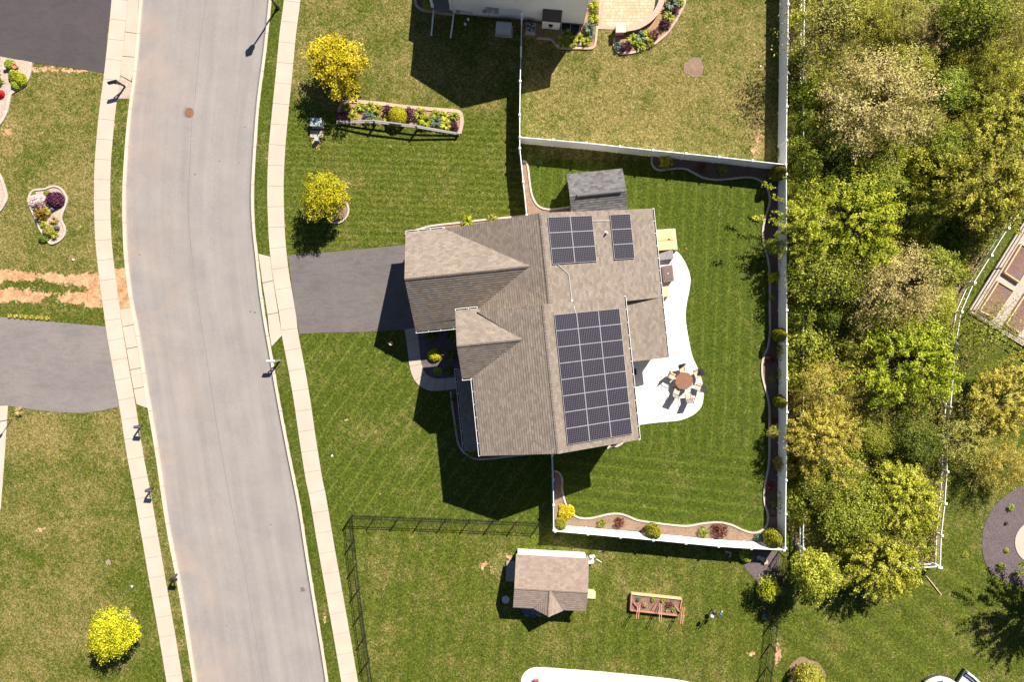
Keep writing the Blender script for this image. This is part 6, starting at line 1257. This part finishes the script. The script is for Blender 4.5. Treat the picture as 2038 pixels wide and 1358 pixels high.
ch = [(1355, 737, 'north side of the octagonal table, nearest the sun room roof'), (1337, 749, 'northwest side of the octagonal table, pale seat in view'), (1345, 777, 'southwest side of the octagonal table, drawn close to the top'), (1366, 786, 'south side of the octagonal table, nearest the patio rim'), (1384, 769, 'east side of the octagonal table, small grey back in view'), (1381, 744, 'northeast side of the octagonal table, nearest the lawn')]
for i, (x, y, lb) in enumerate(ch):
    o = c0 if i == 0 else copy_tree(c0); p = P(x, y); d = Vector((q.x - p.x, q.y - p.y, 0)).normalized(); o.location = (p.x - d.x * .12, p.y - d.y * .12, .05); o.rotation_euler = (0, 0, math.atan2(-d.x, d.y) + (.12, -.1, .15, -.2, .1, -.12)[i]); o['label'] = 'sling patio chair on the ' + lb
# raised cedar bed with trellis legs
rb = thing('raised_bed', P(1307, 1210, 0), 'raised red cedar planter bed with wire trellises in the fenced south yard', 'raised bed')
cc = [P(*p, .4) for p in ((1257, 1183.5), (1357, 1194), (1352, 1227), (1255, 1216))]
for i in range(4): t_ = MB(); a, b = cc[i], cc[(i + 1) % 4]; z = Vector((0, 0, -.2)); t_.beam(a + z, b + z, .09, .4); t_.build('side_board', MAT['redwood'] if i else MAT['newwood'], rb)
t_ = MB(); t_.prism([p[:2] for p in cc], 0, .28); t_.build('soil', MAT['soil'], rb)
for x0, y0, x1, y1 in ((1270, 1202, 1266, 1233), (1313, 1202, 1312, 1237), (1358, 1209, 1354, 1243)):
    for dx in (0, 4): t_ = MB(); t_.beam(P(x0 + dx, y0, .42), P(x1 + dx, y1, 1.4), .045, .045); t_.build('trellis_leg', MAT['redwood'], rb)
    t_ = MB(); t_.beam(P(x0 - 1, (y0 + y1) / 2, .95), P(x0 + 5, (y0 + y1) / 2, .95), .04, .04); t_.build('trellis_rung', MAT['redwood'], rb)
for a, b in (((1262, 1200), (1272, 1214)), ((1343, 1205), (1355, 1222)), ((1298, 1214), (1306, 1204))): t_ = MB(); t_.beam(P(*a, .45), P(*b, .45), .07, .05); t_.build('brace', MAT['redwood'], rb)
for x, y, r, mt, k, lb in ((1271, 1194, 5, 'bluegreen', 'open', 'small grey green plant at the west end of the raised cedar bed'), (1300, 1195, 5, 'green', 'open', 'small plant at the middle back of the raised cedar bed'), (1320, 1198, 6, 'green', 'rosette', 'green lettuce clump right of the middle in the raised cedar bed'), (1333, 1205, 7, 'redb', 'open', 'pinkish plant at the east part of the raised cedar bed'), (1341, 1216, 6, 'green', 'rosette', 'bright green clump by the southeast corner of the raised cedar bed'), (1328, 1216, 5, 'green', 'rosette', 'small green clump at the front of the raised cedar bed'), (1283, 1206, 6, 'straw', 'open', 'dry straw coloured plant in the west half of the raised cedar bed')):
    o = shrub(x, y, r, k, mt, lb, 1, .45, cat='plant'); o.location.z = .28
# bird feeder station
bf = thing('bird_feeder', P(1417, 1213, 0), 'dark bird feeder pole with hanging blue and grey feeders on the south yard grass', 'bird feeder'); q = P(1417, 1213)
t_ = MB(); t_.tube([(q.x, q.y, 0), (q.x, q.y, 1.75)], .04, 8); t_.tube([(q.x, q.y, 1.6), (q.x + .22, q.y + .1, 1.7), (q.x + .3, q.y + .12, 1.45)], .02, 6); t_.tube([(q.x, q.y, 1.6), (q.x - .25, q.y - .1, 1.7), (q.x - .35, q.y - .1, 1.4)], .02, 6); t_.build('pole', MAT['bronze'], bf)
t_ = MB(); t_.lathe((q.x + .3, q.y + .12), [(.03, 1.1), (.1, 1.15), (.1, 1.38), (.02, 1.45)], 10); t_.build('feeder', MAT['blue'], bf); t_ = MB(); t_.lathe((q.x - .35, q.y - .1), [(.03, 1.05), (.14, 1.1), (.14, 1.3), (.02, 1.4)], 10); t_.build('feeder', MAT['lgrey'], bf); t_ = MB(); t_.lathe((q.x, q.y), [(.02, .7), (.2, .66), (.2, .68), (.02, .78)], 14); t_.build('baffle', MAT['bronze'], bf)
t_ = MB(); q = P(1436, 1218); t_.lathe(q, [(.06, 0), (.08, .1), (.05, .16), (.01, .2)], 10); tag(t_.build('garden_ball', plain('yellow toy', (.6, .5, .2), .5)), 'pale yellow ball on the grass east of the bird feeder pole', 'ball')
# stones, toy, pots
for i, (x, y, a, lb) in enumerate(((1510, 1110, .4, 'pale square paver stone in the dark mulch corner bed'), (1517, 1113, .9, 'whiter square paver stone right of the other pale one in the mulch corner'), (1523, 1119, .3, 'reddish paver stone in the dark mulch corner bed'))):
    t_ = MB(); q = P(x, y); t_.box((q.x, q.y, .06 + .03 * i), (.34, .28, .09), a); tag(t_.build('paver_stone', MAT['stone'] if i < 2 else MAT['brick']), lb, 'stone')
t_ = MB(); t_.tube([P(1444, 1098, .06), P(1449, 1101, .08), P(1453, 1100, .1), P(1454, 1106, .08), P(1451, 1110, .05)], .05, 7); tag(t_.build('garden_hose', MAT['lgrey']), 'short pale bent hose in the shade south of the white fence', 'hose')
t_ = MB(); q = P(34.5, 134.5); t_.lathe(q, [(.13, 0), (.2, .3), (.2, .33), (.17, .33), (.15, .26), (.01, .26)], 18); tag(t_.build('flower_pot', MAT['terracotta']), 'terracotta pot in the gravel garden by the dark driveway', 'pot')
t_ = MB(); q = P(14, 137); t_.lathe(q, [(.1, 0), (.16, .25), (.12, .3), (.01, .3)], 12); tag(t_.build('garden_ornament', MAT['white']), 'white and red garden ornament left of the terracotta pot', 'ornament'); 
t_ = MB(); q = P(116, 454.5); t_.lathe(q, [(.1, 0), (.19, .1), (.2, .2), (.13, .32), (.01, .38)], 16); tag(t_.build('garden_ball', MAT['dgrey']), 'dark round ornament in the south of the bean shaped bed', 'ornament'); t_ = MB(); q = P(107, 417); t_.lathe(q, [(.12, 0), (.16, .15), (.1, .3), (.01, .34)], 12); tag(t_.build('garden_ornament', plain('blue grey glaze', (.1, .12, .18), .3)), 'blue grey ornament at the foot of the dark purple shrub', 'ornament')
t_ = MB(); q = P(3, 143); t_.tube([(q.x - .2, q.y - .3, 0), (q.x - .2, q.y - .3, .9), (q.x + .1, q.y, .95), (q.x + .1, q.y + .0, .2)], .025, 6); tag(t_.build('plant_hook', MAT['black']), 'black bent hook stake at the left photo edge in the gravel garden', 'hook')
for x, y, r, lb in ((1154, 88, .16, 'white rock on the edging of the corner bed, the larger one'), (1110, 91, .11, 'white rock on the edging of the corner bed, the smaller shaded one')):
    me_ = MB(); q = P(x, y)
    me_.lathe(q, [(r * .9, 0), (r * 1.1, r * .4), (r * .8, r * .9), (r * .3, r * 1.15), (.01, r * 1.2)], 9); tag(me_.build('rock', MAT['white']), lb, 'rock')
# garden lantern at far left, yard lamp in the front yard
ln = thing('garden_lantern', P(24, 835, 0), 'thin black lantern post at the left edge south of the grey driveway', 'lantern'); q = P(24, 835); t_ = MB(); t_.tube([(q.x, q.y, 0), (q.x, q.y, 1.35)], .03, 6); t_.build('pole', MAT['black'], ln); t_ = MB(); t_.lathe(q, [(.03, 1.3), (.09, 1.35), (.1, 1.55), (.01, 1.7)], 8); t_.build('lantern', MAT['black'], ln)
yl = thing('yard_lamp', P(782.5, 689, 0), 'small round topped pale post in the house shadow on the front lawn', 'garden post'); q = P(782, 688); t_ = MB(); t_.tube([(q.x, q.y, 0), (q.x - .02, q.y + .2, .75)], .03, 6); t_.build('stem', MAT['lgrey'], yl); t_ = MB(); t_.lathe((q.x - .02, q.y + .2), [(.02, .74), (.14, .78), (.16, .83), (.1, .83), (.01, .8)], 14); t_.build('top', MAT['tanseat'], yl)
# stakes holding drain at lawn: earth colored strip east
t_ = MB(); t_.tube([P(1843, 1147, .04), P(1856, 1163, .05), P(1873, 1185, .04)], .05, 6); tag(t_.build('drain_pipe', MAT['tanseat']), 'reddish tan pipe lying on the lawn south of the rail fence corner', 'pipe')
# raised vegetable beds and garden fence
for i, (qd, lb) in enumerate(((((1988, 560), (2019, 579), (1981, 633), (1951, 619)), 'raised wooden vegetable bed nearest the rail fence bend'), (((2034, 486), (2066, 504), (2030, 562), (2000, 542)), 'northern raised wooden vegetable bed cut by the right photo edge'), (((2042, 585), (2074, 604), (2033, 664), (2003.6, 645)), 'southern raised wooden vegetable bed cut by the right photo edge'))):
    vb = thing('raised_bed', P(sum(p[0] for p in qd) / 4, sum(p[1] for p in qd) / 4), lb, 'raised bed', 'raised beds of the gravel garden'); cc = [P(*p, .3) for p in qd]
    for k in range(4): t_ = MB(); z = Vector((0, 0, -.15)); t_.beam(cc[k] + z, cc[(k + 1) % 4] + z, .1, .3); t_.build('side_board', MAT['newwood'], vb)
    t_ = MB(); t_.prism([p[:2] for p in cc], 0, .22); t_.build('soil', MAT['soil'], vb)
gf = thing('garden_fence', P(1927, 619, 0), 'low wooden post and rail fence round the gravel vegetable garden', 'fence'); line = [(2100, 345), (2038, 436), (1976, 536), (1925, 619), (1985, 655), (2038, 688), (2100, 725)]
for k, p in enumerate(line):
    a = P(*p); t_ = MB(); t_.box((a.x, a.y, .55), (.1, .1, 1.1), .5); t_.build('post', MAT['wood'], gf)
    if k < len(line) - 1:
        b = P(*line[k + 1])
        for z in (.15, .55, 1.02): t_ = MB(); t_.beam(Vector((a.x, a.y, z)), Vector((b.x, b.y, z)), .04, .09); t_.build('rail', MAT['wood'], gf)
# curved outdoor seating at the bottom right, red toy on the pool deck
def curved(c, r0, r1, a0, a1, h, label, back=True, cs=True):
    cx, cy = c; root = thing('curved_sofa', P(cx, cy, 0), label, 'outdoor sofa', 'curved white outdoor sofas'); A = np.linspace(a0, a1, 12); pt = lambda r, a, z=0: P(cx + r * math.cos(a), cy + r * math.sin(a), 0)
    def seg(ra, rb, z0, z1, nm, mt):
        mb = MB(); A_ = [pt(ra, a) for a in A]; B_ = [pt(rb, a) for a in A]
        mb.prism([p[:2] for p in A_] + [p[:2] for p in B_[::-1]], z0, z1); mb.build(nm, mt, root)
    seg(r0, r1, .05, .32, 'base', MAT['dgrey']); seg(r0 + .5, r1 - 1, .325, .46, 'seat_cushion', MAT['whitep'])
    if back: seg(r1 - 10, r1 - 4, .47, .6, 'backrest', plain('slate cushion', (.12, .13, .2), .8)); seg(r1 - 3.5, r1, .33, .72, 'rim', MAT['whitep'])
curved((1870, 1398), 20, 56, -2.25, -1.62, 0, 'curved white outdoor sofa piece with a slate stripe, western one at the bottom edge'); curved((1862, 1400), 24, 58, -1.55, -.85, 0, 'plain white curved daybed piece in the middle of the bottom right seating', False); curved((1860, 1420), 66, 106, -1.02, -.35, 0, 'curved white outdoor sofa with a long slate backrest, eastern one at the bottom edge')
rt = thing('toy_chair', P(1067, 1355, 0), 'small red chair at the bottom edge on the white pool deck', 'chair'); q = P(1067, 1354); t_ = MB(); t_.box((q.x, q.y, .3), (.36, .36, .06)); t_.build('seat', MAT['red'], rt); t_ = MB(); t_.box((q.x, q.y + .17, .5), (.36, .05, .35)); t_.build('backrest', MAT['red'], rt)
for dx in (-.15, .15):
    for dy in (-.15, .15): t_ = MB(); t_.box((q.x + dx, q.y + dy, .17), (.04, .04, .24)); t_.build('leg', MAT['red'], rt)
